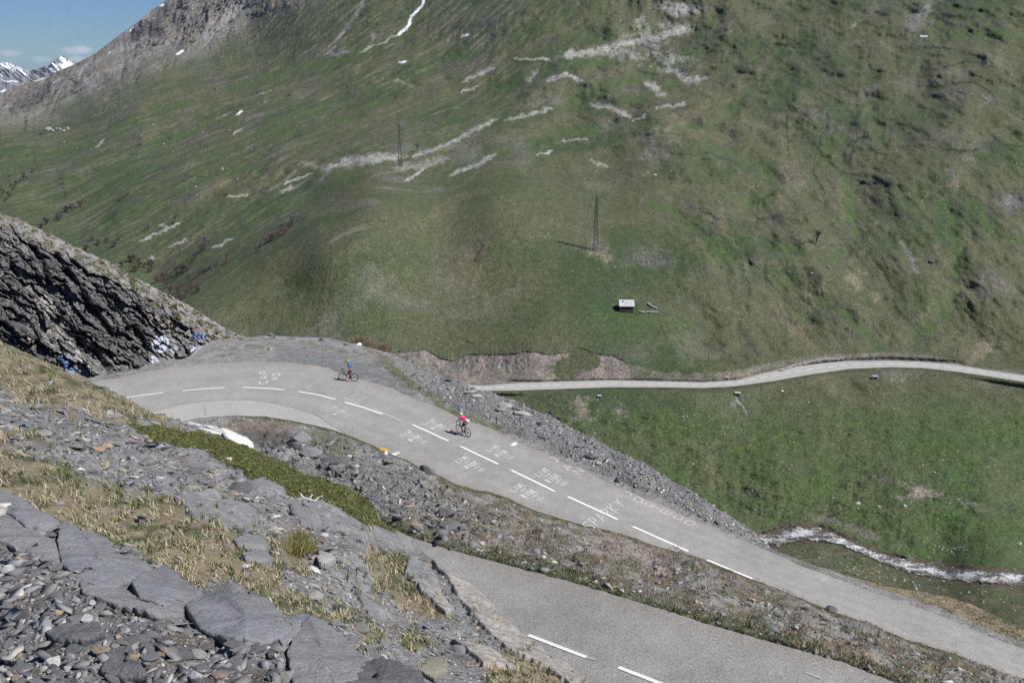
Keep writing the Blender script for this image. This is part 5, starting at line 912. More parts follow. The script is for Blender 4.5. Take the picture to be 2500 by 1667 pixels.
# ================================================================= THINGS
def vec(p): return Vector([float(a) for a in np.ravel(p)])
G3 = lambda x, y: vec(P3(x, y, .02)); GH = lambda x, y: vec(P_hill(x, y)); G4 = lambda x, y: vec(ground4(x, y)); G5 = lambda x, y: vec(ground5(x, y))
M_BLACK = mat_plain('black_paint', (.012, .012, .014), .45); M_TYRE = mat_plain('rubber', (.018, .018, .02), .8); M_RIM = mat_plain('dark_rim', (.03, .03, .033), .4); M_STEEL = mat_plain('brushed_steel', (.4, .4, .42), .35, .8)
M_SKIN = mat_plain('skin', (.42, .21, .14), .6); M_BLUE = mat_plain('blue_jersey', (.015, .16, .62), .7); M_NAVY = mat_plain('navy_lycra', (.012, .02, .07), .7); M_WHITE = mat_plain('white_fabric', (.75, .76, .8), .6)
M_PINKJ = mat_plain('pink_jersey', (.82, .02, .16), .7); M_YG = mat_plain('lime_helmet', (.42, .60, .16), .4); M_HAIR = mat_plain('hair', (.03, .02, .015), .8); M_SOCKB = mat_plain('blue_sock', (.02, .10, .5), .8); M_SOCKP = mat_plain('pink_sock', (.75, .03, .14), .8); M_PALEB = mat_plain('pale_print', (.55, .65, .85), .7)

def bicycle(rear, front, label):
    d = front - rear; yaw = math.atan2(d.y, d.x); L = Vector((d.x, d.y, 0)).length; k = .99 / L if L > 0 else 1
    o = empty('road_bicycle', rear, 0, label, 'bicycle'); o.rotation_euler = (0, -math.atan2(d.z, L), yaw); o.rotation_mode = 'XYZ'
    bb = (.41, 0, .27); st = (.24, 0, .80); ht = (.86, 0, .86); hb = (.90, 0, .74); ra = (0, 0, .34); fa = (.99, 0, .34)
    f = MB(); f.bar(bb, st, .022); f.bar((.245, 0, .78), ht, .024); f.bar(bb, hb, .030); f.bar(ht, hb, .022)
    for s in (-1, 1): f.bar((.41, s * .03, .27), (0, s * .06, .34), .010); f.bar((.26, s * .02, .74), (0, s * .06, .34), .009)
    f.bar(st, (.20, 0, .93), .014); f.build('frame', M_BLACK, o, True)
    fk = MB(); [fk.bar((.905, s * .02, .74), (.93, s * .055, .60), .014) or fk.bar((.93, s * .055, .60), (.99, s * .055, .34), .012, .009) for s in (-1, 1)]; fk.build('fork', M_BLACK, o, True)
    for c in (ra, fa):
        w = MB(); w.torus((0, 0, 0), .325, .020); w = w.build('wheel', M_TYRE, o, True); w.location = c
        r = MB(); r.torus((0, 0, 0), .300, .016); r.build('rim', M_RIM, w, True)
        s_ = MB(); [s_.bar((.02 * math.cos(a + .5), (-1) ** i * .03, .02 * math.sin(a + .5)), (.298 * math.cos(a), 0, .298 * math.sin(a)), .0022, n=3) for i, a in enumerate([2 * math.pi * j / 20 for j in range(20)])]; s_.bar((0, -.05, 0), (0, .05, 0), .022, n=10); s_.build('spokes', M_STEEL, w)
    cs = MB(); cs.bar((0, -.045, .34), (0, -.03, .34), .06, n=16); cs.bar((.0, -.04, .27), (.02, -.04, .20), .014); cs.build('cassette', M_RIM, o)
    cr = MB(); cr.bar((.41, -.05, .27), (.41, -.04, .27), .095, n=20); cr.bar((.41, -.06, .27), (.41, -.07, .44), .012); cr.bar((.41, .06, .27), (.41, .07, .10), .012); cr.build('crank', M_BLACK, o)
    for s, z in ((-1, .44), (1, .10)): p = MB(); p.box((.41, s * .12, z), (.10, .08, .02)); p.build('pedal', M_BLACK, o)
    ch = MB(); ch.bar((.41, -.045, .365), (0, -.04, .385), .005, n=4); ch.bar((.41, -.045, .175), (.02, -.04, .20), .005, n=4); ch.bar((0, -.04, .385), (.02, -.04, .20), .005, n=4); ch.build('chain', M_RIM, o)
    sd = MB(); sd.ball((.17, 0, .955), (.085, .07, .022)); sd.ball((.27, 0, .955), (.12, .028, .02)); sd.build('saddle', M_BLACK, o, True)
    hbm = MB(); hbm.bar((.86, 0, .88), (.95, 0, .93), .016); hbm.bar((.95, -.20, .93), (.95, .20, .93), .014)
    for s in (-1, 1): hbm.tube([(.95, s * .20, .93), (1.03, s * .205, .93), (1.065, s * .21, .90), (1.06, s * .21, .85), (1.0, s * .215, .80), (.95, s * .215, .80)], .013); hbm.bar((1.03, s * .205, .93), (1.07, s * .205, .99), .016); hbm.bar((1.075, s * .205, .97), (1.09, s * .20, .86), .006)
    hbm.build('handlebar', M_BLACK, o, True)
    bt = MB(); bt.bar((.55, 0, .42), (.66, 0, .55), .036, n=12); bt.build('bottle', M_WHITE, o, True)
    return o
def skin_mesh(name, verts, edges, rad, mat, parent, root=0, sub=2):
    me = bpy.data.meshes.new(name); me.from_pydata([tuple(v) for v in verts], edges, []); me.update(); me.materials.append(mat)
    o = bpy.data.objects.new(name, me); COL.objects.link(o); sk = o.modifiers.new('skin', 'SKIN'); sk.use_smooth_shade = True; sk.branch_smoothing = .6
    for i, r in enumerate(rad):
        d = me.skin_vertices[0].data[i]; d.radius = r if hasattr(r, '__len__') else (r, r)
    me.skin_vertices[0].data[root].use_root = True
    ss = o.modifiers.new('sub', 'SUBSURF'); ss.levels = sub; ss.render_levels = sub
    if parent: o.parent = parent
    return o
def person(base, J, label, jersey, sock, helmet, glove=None):
    """J: joints in the bicycle's frame; base: the bicycle's matrix"""
    o = empty('person', base.location, 0, label, 'cyclist'); o.rotation_euler = base.rotation_euler
    V = []; E = []; Rr = []
    def add(p, r, par=None):
        r = tuple(q * 1.12 for q in r) if hasattr(r, '__len__') else r * 1.12
        V.append(Vector(p)); Rr.append(r); i = len(V) - 1
        if par is not None: E.append((par, i))
        return i
    pel = add(J['pelvis'], (.13, .12)); wst = add(J['waist'], (.115, .14), pel); ch = add(J['chest'], (.12, .165), wst); nk = add(J['neck'], .06, ch); hd = add(J['head'], (.085, .085), nk); tp = add(J['crown'], (.07, .07), hd)
    for s in ('l', 'r'):
        sg = 1 if s == 'l' else -1
        sh = add(J['sh' + s], .058, ch); el = add(J['el' + s], .042, sh); wr_ = add(J['wr' + s], .028, el); dirv = (Vector(J['hn' + s]) - Vector(J['wr' + s])).normalized(); palm = add(Vector(J['wr' + s]) + dirv * .06, (.034, .022), wr_)
        side = Vector((0, 1, 0)).cross(dirv); side = side.normalized() if side.length > .1 else Vector((1, 0, 0)); down = Vector((0, 0, -1))
        for fi, (off, ln) in enumerate([(-.03, .062), (-.01, .072), (.011, .068), (.03, .052)]):
            a = add(V[palm] + dirv * .035 + Vector((0, 1, 0)) * off, .010, palm); b = add(V[a] + dirv * ln * .5 + down * .012, .009, a); add(V[b] + dirv * ln * .25 + down * ln * .45, .0085, b)
        th = add(V[palm] + Vector((0, -sg * .035, -.01)), .012, palm); add(V[th] + dirv * .03 + Vector((0, -sg * .01, -.02)), .010, th)
        hp = add(J['hp' + s], .095, pel); kn = add(J['kn' + s], .058, hp); cf = add(Vector(J['kn' + s]).lerp(Vector(J['an' + s]), .35), .052, kn); an = add(J['an' + s], .036, cf); add(Vector(J['an' + s]) + Vector((.11, 0, -.06)), .032, an)
    skin_mesh('body', V, E, Rr, M_SKIN, o)
    # clothing and gear as children
    def part(name, chain, mat, edges=None): 
        P = [Vector(p) for p, r in chain]; e = edges or [(i, i + 1) for i in range(len(P) - 1)]; return skin_mesh(name, P, e, [(tuple(q * 1.12 for q in r) if hasattr(r, '__len__') else r * 1.12) for p, r in chain], mat, o)
    L = lambda a, b, t: Vector(J[a]).lerp(Vector(J[b]), t)
    part('jersey', [(L('pelvis', 'waist', .25), (.135, .145)), (J['waist'], (.132, .155)), (J['chest'], (.138, .18)), (L('chest', 'neck', .55), (.08, .10)), (J['shl'], .073), (L('shl', 'ell', .72), .056), (J['shr'], .073), (L('shr', 'elr', .72), .056)], jersey, [(0, 1), (1, 2), (2, 3), (2, 4), (4, 5), (2, 6), (6, 7)])
    part('shorts', [(L('pelvis', 'waist', .3), (.14, .15)), (J['pelvis'], (.145, .14)), (J['hpl'], .125), (L('hpl', 'knl', .72), .088), (J['hpr'], .125), (L('hpr', 'knr', .72), .088)], M_NAVY, [(0, 1), (1, 2), (2, 3), (1, 4), (4, 5)])
    for s in 'lr':
        part('sock', [(L('kn' + s, 'an' + s, .72), .044), (J['an' + s], .042)], sock)
        a = Vector(J['an' + s]); part('shoe', [(a + Vector((-.04, 0, -.045)), .038), (a + Vector((.05, 0, -.06)), .040), (a + Vector((.15, 0, -.075)), .030)], M_WHITE)
        b = MB(); h0 = L('hp' + s, 'kn' + s, .42); sg = 1 if s == 'l' else -1; b.ball(h0 + Vector((0, sg * .045, 0)), (.055, .05, .05)); b.build('print_panel', M_PALEB, o, True)
    h = Vector(J['head']); t = Vector(J['crown']); u = (t - h).normalized(); hm = MB(); c = h + u * .07; hm.ball((0, 0, 0), (.15, .115, .10), 14, 9)
    hl = hm.build('helmet', helmet, o, True); hl.location = c; hl.rotation_euler = (0, J.get('tilt', .2), 0)
    vt = MB(); [vt.bar((-.10, y, .062), (.09, y, .060), .013, n=5) for y in (-.05, 0, .05)]; vt.build('vent', M_BLACK, hl)
    hr = MB(); hr.ball(h + Vector((-.05, 0, -.01)), (.06, .08, .07)); hr.build('hair', M_HAIR, o, True)
    fw = Vector(J.get('face', (1, 0, -.3))).normalized(); fc = MB(); fc.ball(h + fw * .085, (.022, .016, .028)); fc.ball(h + fw * .07 + Vector((0, .03, .02)), (.012, .014, .012)); fc.ball(h + fw * .07 + Vector((0, -.03, .02)), (.012, .014, .012)); fc.build('sunglasses', M_BLACK, o, True)
    return o
b1 = bicycle(G3(864.9, 931.4), G3(834.8, 929.6), 'black road bicycle under the rider in blue at the outside of the bend')
J1 = dict(pelvis=(.30, 0, 1.02), waist=(.33, 0, 1.23), chest=(.40, 0, 1.48), neck=(.46, 0, 1.62), head=(.54, 0, 1.70), crown=(.58, 0, 1.80), tilt=.75, face=(1, 0, -.9),
 shl=(.42, .19, 1.54), ell=(.40, .26, 1.24), wrl=(.60, .12, 1.38), hnl=(.66, .04, 1.48), shr=(.42, -.19, 1.54), elr=(.44, -.25, 1.25), wrr=(.62, -.10, 1.40), hnr=(.66, -.03, 1.50),
 hpl=(.31, .09, .99), knl=(.58, .11, .60), anl=(.42, .12, .19), hpr=(.31, -.09, .99), knr=(.50, -.10, .64), anr=(.24, -.12, .30))
r1 = person(b1, J1, 'cyclist in a bright blue jersey and green helmet sitting upright, hands raised to the face', M_BLUE, M_SOCKB, M_YG)
b2 = bicycle(G3(1141.9, 1066.8), G3(1116.6, 1055.4), 'black road bicycle under the rider in pink, just climbing past the white stencils')
J2 = dict(pelvis=(.22, 0, 1.04), waist=(.36, 0, 1.19), chest=(.56, 0, 1.33), neck=(.70, 0, 1.43), head=(.79, 0, 1.50), crown=(.80, 0, 1.60), tilt=.25, face=(1, 0, -.3),
 shl=(.62, .17, 1.36), ell=(.80, .24, 1.14), wrl=(.97, .22, 1.01), hnl=(1.04, .205, .98), shr=(.62, -.17, 1.36), elr=(.80, -.24, 1.14), wrr=(.97, -.22, 1.01), hnr=(1.04, -.205, .98),
 hpl=(.24, .09, 1.0), knl=(.58, .11, .63), anl=(.40, .12, .20), hpr=(.24, -.09, 1.0), knr=(.62, -.10, .86), anr=(.40, -.12, .53))
r2 = person(b2, J2, 'cyclist in a vivid pink jersey and white helmet bent over the handlebar, riding uphill', M_PINKJ, M_SOCKP, M_WHITE)

# milestone
ms = empty('milestone', G3(937, 1113), R(20), 'yellow capped white kilometre stone on the inner verge of the road', 'milestone')
m_ = MB(); m_.box((0, 0, .17), (.34, .40, .34)); m_.build('base', M_WHITE, ms)
m_ = MB(); V = []; n = 12
for y in (-.20, .20):
    for i in range(n + 1): a = math.pi * i / n; V.append((.18 * math.cos(a), y * 1.02, .342 + .19 * math.sin(a)))
F = [(i, i + 1, n + 2 + i, n + 1 + i) for i in range(n)] + [tuple(range(n + 1)), tuple(range(n + 1, 2 * n + 2))[::-1]]; m_.add(V, F); m_.build('cap', mat_plain('yellow_paint', (.72, .42, .05), .5), ms)
ms.rotation_euler = (0, 0, R(62))
# chevron sign
sp = vec(ray(486.5, 822) * 88.6); M_SB = mat_plain('sign_blue', (.015, .13, .42), .5); M_SW = mat_plain('sign_white', (.72, .74, .80), .5); M_PUR = mat_plain('purple_spray', (.10, .03, .30), .7)
sg = empty('chevron_sign', sp, R(-4), 'blue and white chevron bend sign smeared with purple spray below the cliff', 'road sign'); sw, sh = 1.18, .46
q = MB(); q.box((0, 0, 0), (sw, .04, sh)); q.build('panel', M_SB, sg)
for i in range(3):
    x = -.42 + i * .36; q = MB(); q.add([(x + .12, -.024, sh / 2 - .01), (x + .26, -.024, sh / 2 - .01), (x + .10, -.024, 0), (x + .26, -.024, -sh / 2 + .01), (x + .12, -.024, -sh / 2 + .01), (x - .05, -.024, 0)], [(0, 1, 2, 5), (5, 2, 3, 4)]); q.build('chevron', M_SW, sg)
for x, z, a, b in [(-.30, .05, .08, .10), (-.15, -.10, .10, .05), (.05, .08, .07, .09), (.02, -.14, .14, .03), (.25, -.02, .05, .12)]: q = MB(); q.ball((x, -.024, z), (a, .006, b)); q.build('spray_blot', M_PUR, sg)
for x in (-.35, .4): q = MB(); q.bar((x, .03, .2), (x, .03, -.65), .03); q.build('post', M_STEEL, sg)
# ---------------------------------------------------------------- far things
hp_ = GH(1529, 757); hut = empty('stone_hut', hp_, R(-2), 'small dark stone hut with a pale rusty metal roof standing alone in the pasture', 'hut')
W_, D_, HW, HR_ = 4.7, 4.4, 2.0, 1.55
M_WALL = mat_ground('dry_stone', 1.2, 5, .5, .8, .1, .95, 'flat', (.085, .08, .075), speck=.4, speck_scale=6)
q = MB(); x, y = W_ / 2, D_ / 2; zb = -2.2
q.add([(-x, -y, zb), (x, -y, zb), (x, y, zb), (-x, y, zb), (-x, -y, HW), (x, -y, HW), (x, y, HW), (-x, y, HW), (-x, 0, HW + HR_), (x, 0, HW + HR_)], [(0, 1, 5, 4), (2, 3, 7, 6), (1, 2, 6, 9, 5), (3, 0, 4, 8, 7), (0, 3, 2, 1)]); q.build('wall', M_WALL, hut)
M_ROOF = mat_ground('weathered_metal_roof', .5, 2.5, .28, .3, .05, .6, 'flat', (.50, .51, .52)); rs_ = HR_ / y
q = MB(); ov = .28; zz = HW - ov * rs_
for s in (-1, 1):
    a = [(-x - ov, s * (y + ov), zz + .05), (x + ov, s * (y + ov), zz + .05), (x + ov, 0, HW + HR_ + .05), (-x - ov, 0, HW + HR_ + .05)]; b = [(p[0], p[1], p[2] + .1) for p in a]; q.add(a + b, [(3, 2, 1, 0), (4, 5, 6, 7), (0, 1, 5, 4), (1, 2, 6, 5), (2, 3, 7, 6), (3, 0, 4, 7)])
rf = q.build('roof', M_ROOF, hut)
M_RUST = mat_plain('rust_stain', (.40, .36, .32), .9, 0, .4, 1.5)
for xx in (-.3, .55, 1.45): q = MB(); q.box((xx, -1.35, HW + HR_ - 1.35 * rs_ + .165), (.26, 1.9, .012), Matrix.Rotation(math.atan(rs_), 3, 'X')); q.build('rust_patch', M_RUST, rf)
q = MB(); q.box((-1.3, -.75, HW + HR_ - .3), (.36, .36, .55)); q.build('chimney', M_BLACK, rf)
q = MB(); q.box((.5, -y - .01, 1.2), (.75, .08, .6)); q.build('window', M_BLACK, hut)
q = MB(); q.box((-1.2, -y - .01, .7), (.8, .08, 1.5)); q.build('door', mat_plain('dark_plank', (.05, .04, .03), .9), hut)
def wallrun(name, pts, h, w, label, cat='wall', n=26, gf=GH, seed=3, mat=None, col=(.36, .34, .32)):
    r = random.Random(seed); m = MB(); P = [np.array(p, float) for p in pts]; o0 = gf(*P[0]); 
    for a, b in zip(P[:-1], P[1:]):
        for i in range(n):
            t = (i + r.random() * .6) / n; c = gf(*(a + (b - a) * t)) - o0
            for lv in range(2): m.box(c + Vector((r.uniform(-.1, .1), r.uniform(-.15, .15), h * (.2 + .5 * lv) * r.uniform(.8, 1.1))), (w * r.uniform(.6, 1.3), w * r.uniform(.7, 1.2), h * .55 * r.uniform(.7, 1.1)), Matrix.Rotation(r.uniform(-.5, .5), 3, 'Z') @ Matrix.Rotation(r.uniform(-.2, .2), 3, 'X'))
    o = m.build(name, mat or mat_ground('rubble_wall', 1.5, 6, .3, .5, .05, .9, 'flat', col)); o.location = o0; return tag(o, label, cat)
wallrun('dry_stone_wall', [(1583, 744), (1592, 751), (1604, 756)], .7, .55, 'short broken dry stone wall right of the stone hut', n=12)
wallrun('dry_stone_wall', [(1564, 764), (1585, 763.5), (1608, 765.5)], .6, .6, 'low pale rubble wall in the grass below right of the hut', n=14)
wallrun('dry_stone_wall', [(1906, 907), (1935, 896), (1970, 887), (2010, 880), (2060, 877)], .7, .7, 'low pale stone edging along the lay-by on the valley road', n=22)
# pylons
M_LAT = mat_plain('galvanised_lattice', (.09, .11, .11), .6, .3)
def pylon(px, py, hpx, label):
    p = GH(px, py); t = float(t_hill(px, py)); H = hpx / FPX * t * 1.03; o = empty('electricity_pylon', p, R(18), label, 'pylon', 'lattice pylons crossing the hillside')
    m = MB(); n = 12; wb, wt = H * .044, H * .016; q = H * .0030
    w = lambda z: wb + (wt - wb) * min(1, z / (H * .8))
    cs = [(-1, -1), (1, -1), (1, 1), (-1, 1)]
    for i, (a, b) in enumerate(cs):
        c, d = cs[(i + 1) % 4]; m.bar((a * wb, b * wb, -1), (a * wt, b * wt, H * .8), q * 1.25, n=4); m.bar((a * wt, b * wt, H * .8), (a * wt * .7, b * wt * .7, H), q, n=4)
        for k in range(n): z0 = H * k / n; z1 = H * (k + 1) / n; m.bar((a * w(z0), b * w(z0), z0), (c * w(z1), d * w(z1), z1), q * .8, n=3); m.bar((c * w(z0), d * w(z0), z0), (a * w(z1), b * w(z1), z1), q * .8, n=3)
    m.build('tower', M_LAT, o)
    for z, s, L in ((.965, -1, .085), (.83, 1, .085), (.69, -1, .105)):
        m = MB(); m.bar((0, -wt, z * H), (s * L * H, 0, z * H), q * .9, n=4); m.bar((0, wt, z * H), (s * L * H, 0, z * H), q * .9, n=4); m.bar((0, 0, z * H + .045 * H), (s * L * H, 0, z * H), q * .8, n=4); m.bar((s * L * H, 0, z * H), (s * L * H, 0, z * H - .04 * H), q * 1.1, n=4); m.build('crossarm', M_LAT, o)
    return o
pylon(1454, 612, 128, 'tall lattice pylon standing in rubble on the grassy dome above the hut'); pylon(977, 406, 98, 'lattice pylon beside the long pale scree strip'); pylon(512, 430, 72, 'small distant lattice pylon on the green slope at the left'); 
pylon(88, 412, 46, 'faintest tiny lattice pylon near the left edge of the slope')
# poles of the line along the valley road
M_POLE = mat_plain('weathered_wood', (.16, .16, .16), .8)
for i, (px, py, h) in enumerate([(843, 834, 24), (957, 853, 25), (1158, 837, 24), (1305, 840, 25), (1511, 869, 27), (1730, 884, 26), (1889, 852, 22), (2080, 824, 26), (2336, 873, 27), (508, 772, 22)]):
    p = GH(px, py); H = h / FPX * float(t_hill(px, py)) * 1.05; m = MB(); m.bar((0, 0, -.6), (.05, 0, H), .17, .13, 6); o = m.build('pole', M_POLE); o.location = p
    o['label'] = ['thin grey pole just left of the leafless thicket', 'thin pole at the left end of the cut bank', 'lone thin pole in the grass above the left half of the cut bank', 'thin pole in the grass above the middle of the cut bank', 'thin pole at the right end of the cut bank', 'thin pole above the first concrete box of the valley road', 'thin grey pole above the rise of the valley road', 'thin pole up the slope over the valley road lay-by', 'dark thin pole near the right edge above the valley road', 'thin pole seen behind the cliff ridge at the left'][i]
    o['category'] = 'pole'; o['group'] = 'poles above the valley road'
# culvert boxes
M_CONC = mat_plain('concrete', (.42, .41, .39), .9, 0, .2, 2)
for px, py, w, lab in [(2106, 878, 11, 'concrete culvert head behind the valley road at the lay-by'), (2137, 926, 11, 'concrete culvert outlet below the valley road on the right'), (1775, 926, 8, 'small concrete culvert head at the far verge of the valley road'), (1801, 967, 12, 'concrete culvert outlet at the top of the straight ditch'), (1464, 972, 9, 'concrete culvert outlet among bare earth under the valley road'), (1466, 927, 8, 'small concrete block at the foot of the cut bank')]:
    t = float(t_hill(px, py, False)); s = w / FPX * t; p = GH(px, py); o = empty('culvert_head', p, R(random.uniform(-12, 12)), lab, 'culvert', 'concrete culvert heads of the valley road')
    m = MB(); m.box((0, .4 * s, .2 * s), (s, s * .8, s * .75)); m.box((0, .4 * s, .63 * s), (s * 1.15, s * .95, s * .12)); m.build('box', M_CONC, o); m = MB(); m.box((0, -.01, .14 * s), (s * .55, .08, s * .45)); m.build('opening', M_BLACK, o)
# leafless shrubs
def shrub_mesh(kind, seed):
    r = random.Random(seed); m = MB()
    def br(p, d, L, rad, lv):
        q = p + d * L; m.bar(p, q, rad, rad * .7, 3)
        if lv == 0: return
        for i in range(3 if lv > 1 else 4):
            nd = (d + Vector((r.uniform(-1, 1), r.uniform(-1, 1), r.uniform(-.3, .7))) * (.55 if lv > 1 else .7)).normalized(); br(p + d * L * r.uniform(.5, 1), nd, L * r.uniform(.5, .8), rad * .62, lv - 1)
    for i in range(7 if kind == 'bush' else 3):
        a = 2 * math.pi * i / 7 + r.random(); lean = .75 if kind == 'bush' else .35; br(Vector((0, 0, 0)), Vector((math.cos(a) * lean * r.random(), math.sin(a) * lean * r.random(), 1)).normalized(), .34 if kind == 'bush' else .4, .016 if kind == 'bush' else .022, 4)
    o = m.build('shrub_src', None); me = o.data; bpy.data.objects.remove(o); return me
def mat_obj(name): return mat_ground(name, .4, 2, .2, 0, .01, .9, 'obj')
M_TWIG = mat_obj('bare_twigs'); SHM = [shrub_mesh('bush', 40 + i) for i in range(4)] + [shrub_mesh('tree', 60 + i) for i in range(2)]
for me in SHM: me.materials.append(M_TWIG)
SHR = [(640,610,34,5,'GREY','leafless grey tree at the lower end of the brown thicket, casting a shadow'),(555,640,26,4,'G','lone round leafless shrub on the grassy edge above the gully'),(428,545,30,5,'G','wide leafless tree above the pale rubble on the left slope'),(362,560,20,1,'G','thin pale shrub left of the wide leafless tree'),(455,440,22,5,'G','small leafless tree below the small distant pylon'),(160,480,18,0,'O','orange-brown bush alone on the left green slope'),(1020,372,26,4,'G','small leafless tree on the upper pale scree strip'),(1992,596,40,4,'D','dark bare tree in the hollow above the valley road, with a black shadow')]
def shrub(px, py, hpx, k, col, label, group=None, wide=1.0):
    o = bpy.data.objects.new('leafless_tree' if k > 3 else 'leafless_shrub', SHM[k]); COL.objects.link(o); o.location = GH(px, py); t = float(t_hill(px, py)); s = hpx / FPX * t / 1.0; o.scale = (s * wide, s * wide, s); o.rotation_euler = (0, 0, random.uniform(0, 6)); o.color = (*col, 1)
    tag(o, label, 'tree' if k > 3 else 'shrub', group); return o
CC = {'GREY': (.16, .14, .14), 'G': (.15, .135, .13), 'O': (.20, .13, .07), 'D': (.03, .028, .026)}
for px, py, h, k, c, lab in SHR: shrub(px, py, h, k, CC[c], lab)
TH = [([(345,655),(315,640),(330,665),(365,665),(300,650),(335,640),(372,650)],24,(.115,.085,.075),'dark reddish leafless bush in the thicket behind the cliff ridge','red brown thicket behind the ridge'),
 ([(470,705),(450,725),(430,735),(465,690),(490,675),(440,710),(480,715),(420,715),(405,700),(385,690),(400,680),(430,670),(450,665)],26,(.13,.10,.09),'brown leafless bush crowding the gully beside the grassy dome','gully thicket'),
 ([(510,660),(530,650),(545,648),(500,668)],16,(.13,.11,.10),'low brown bush strung up the gully edge','bushes along the gully edge'),
 ([(470,645),(480,630),(495,615),(460,655),(505,600)],26,(.14,.125,.12),'grey leafless shrub beside the rippled bare patch','shrubs by the rippled patch'),
 ([(665,585),(680,570),(695,560),(710,552),(720,545),(700,570),(675,580),(655,595)],26,(.165,.135,.13),'mauve brown leafless shrub in the strip at the head of the dome','mauve thicket strip'),
 ([(240,600),(260,590),(275,598),(290,590),(215,612),(225,590)],18,(.14,.13,.125),'grey leafless shrub in the row above the cliff ridge','shrub row above the ridge'),
 ([(105,555),(120,548),(150,530),(165,520),(180,512),(140,540),(190,508)],22,(.12,.105,.10),'grey brown leafless shrub in the line running up from the ridge','shrub line up the left slope'),
 ([(15,490),(5,470),(30,460),(45,450),(65,435),(80,425),(60,440),(25,478)],14,(.11,.10,.095),'small grey shrub in the scattered line at the left edge','shrubs at the left edge'),
 ([(310,480),(290,490),(305,492),(210,500)],14,(.15,.13,.12),'small pale leafless shrub on the left green slope','small shrubs on the left slope')]
for pts, h, c, lab, g in TH:
    for i, (px, py) in enumerate(pts):
        for j in range(2): shrub(px + random.uniform(-7, 7), py + random.uniform(-5, 5), h * random.uniform(.75, 1.15), random.randrange(4), tuple(v * random.uniform(.85, 1.15) for v in c), lab, g, 1.25)
# leafless thicket behind the pull-out
for i in range(7):
    o = bpy.data.objects.new('leafless_shrub', SHM[i % 4]); COL.objects.link(o); px = 868 + i * 12 + random.uniform(-4, 4); base = P3(px, float(SIL3(px)) + 1) + np.array([0, 1.5, -.9]); o.location = vec(base); s = random.uniform(1.3, 1.9); o.scale = (s, s, s); o.rotation_euler = (0, 0, i); o.color = (.30, .21, .14, 1); tag(o, 'tan leafless shrub rising behind the gravel edge of the bend', 'shrub', 'thicket behind the pull-out')

# ---------------------------------------------------------------- single rocks
def facet_rock(seed, n=15, lv=4, rough=.03):
    r = np.random.default_rng(seed); bm = bmesh.new(); bmesh.ops.create_icosphere(bm, subdivisions=lv, radius=1); D = np.array([v.co[:] for v in bm.verts]); D /= np.linalg.norm(D, axis=1)[:, None]
    N = r.normal(size=(n, 3)); N /= np.linalg.norm(N, axis=1)[:, None]; h = .62 + .38 * r.random(n); q = D @ N.T; rad = np.min(np.where(q > .05, h / np.maximum(q, .05), 9), axis=1); rad = np.minimum(rad, 1.25)
    rad = rad * (1 + rough * fbm(D[:, 0] * 5 + seed, D[:, 1] * 5 + D[:, 2] * 3, 4, seed % 30)); V = D * rad[:, None]; F = np.array([[v.index for v in f.verts] for f in bm.faces]); bm.free()
    o = mesh_np('rock_src', V, F); me = o.data; bpy.data.objects.remove(o); return me
ROCKS = [facet_rock(700 + i) for i in range(12)]; M_ROCKO = mat_ground('rock_surface', 1.6, 8, .3, .7, .04, .88, 'obj', speck=.15, speck_scale=25)
for me in ROCKS: me.materials.append(M_ROCKO)
CR = {'dark': (.13, .13, .137), 'slate': (.215, .215, .22), 'pale': (.34, .33, .31), 'tan': (.42, .32, .23), 'white': (.62, .62, .62), 'blue': (.205, .208, .22), 'olive': (.24, .23, .18), 'rust': (.22, .10, .06)}
def rock(gf, tf, px, py, wpx, asp, col, label, group=None, name='rock', rz=None, tilt=(0, 0), sink=.25, i=None, cat='rock'):
    i = random.randrange(12) if i is None else i; o = bpy.data.objects.new(name, ROCKS[i]); COL.objects.link(o); s = wpx / 2 / FPX * tf(px, py); p = gf(px, py); o.location = p + Vector((0, 0, s * asp[1] * (1 - 2 * sink))); o.scale = (s, s * asp[0], s * asp[1])
    o.rotation_euler = (R(tilt[0]), R(tilt[1]), R(random.uniform(-25, 25) if rz is None else rz)); c = CR[col] if isinstance(col, str) else col; _k = random.uniform(.85, 1.15); o.color = (*[v * _k for v in c], 1); return tag(o, label, cat, group)
f3 = lambda x, y: float(t3(x, y)); f4 = lambda x, y: float(t4b(x, y)); f5 = lambda x, y: float(t5(x, y)); fh = lambda x, y: float(t_hill(x, y)); G3b = lambda x, y: vec(ground3(x, y))
rock(G3b, f3, 1088, 1268, 52, (.8, .62), 'dark', 'big dark boulder on the bank, the upper of the two beside the lower road', 'boulders on the bank', 'boulder', i=2)
rock(G3b, f3, 1103, 1305, 66, (.7, .42), 'dark', 'long dark boulder just below the big one, close to the lower road', 'boulders on the bank', 'boulder', tilt=(0, 12), i=5)
rock(G3b, f3, 1148, 1318, 26, (.8, .5), 'pale', 'grey boulder right of the long dark one by the lower road', 'boulders on the bank', 'boulder')
rock(G3b, f3, 1045, 1158, 48, (.45, .45), 'dark', 'dark wedge shaped boulder on the inner verge right of the milestone', None, 'boulder', rz=-35, tilt=(0, 14), i=7)
rock(G3b, f3, 1180, 1337, 16, (.8, .6), 'pale', 'small pale boulder on the verge of the lower road', 'stones by the lower road')
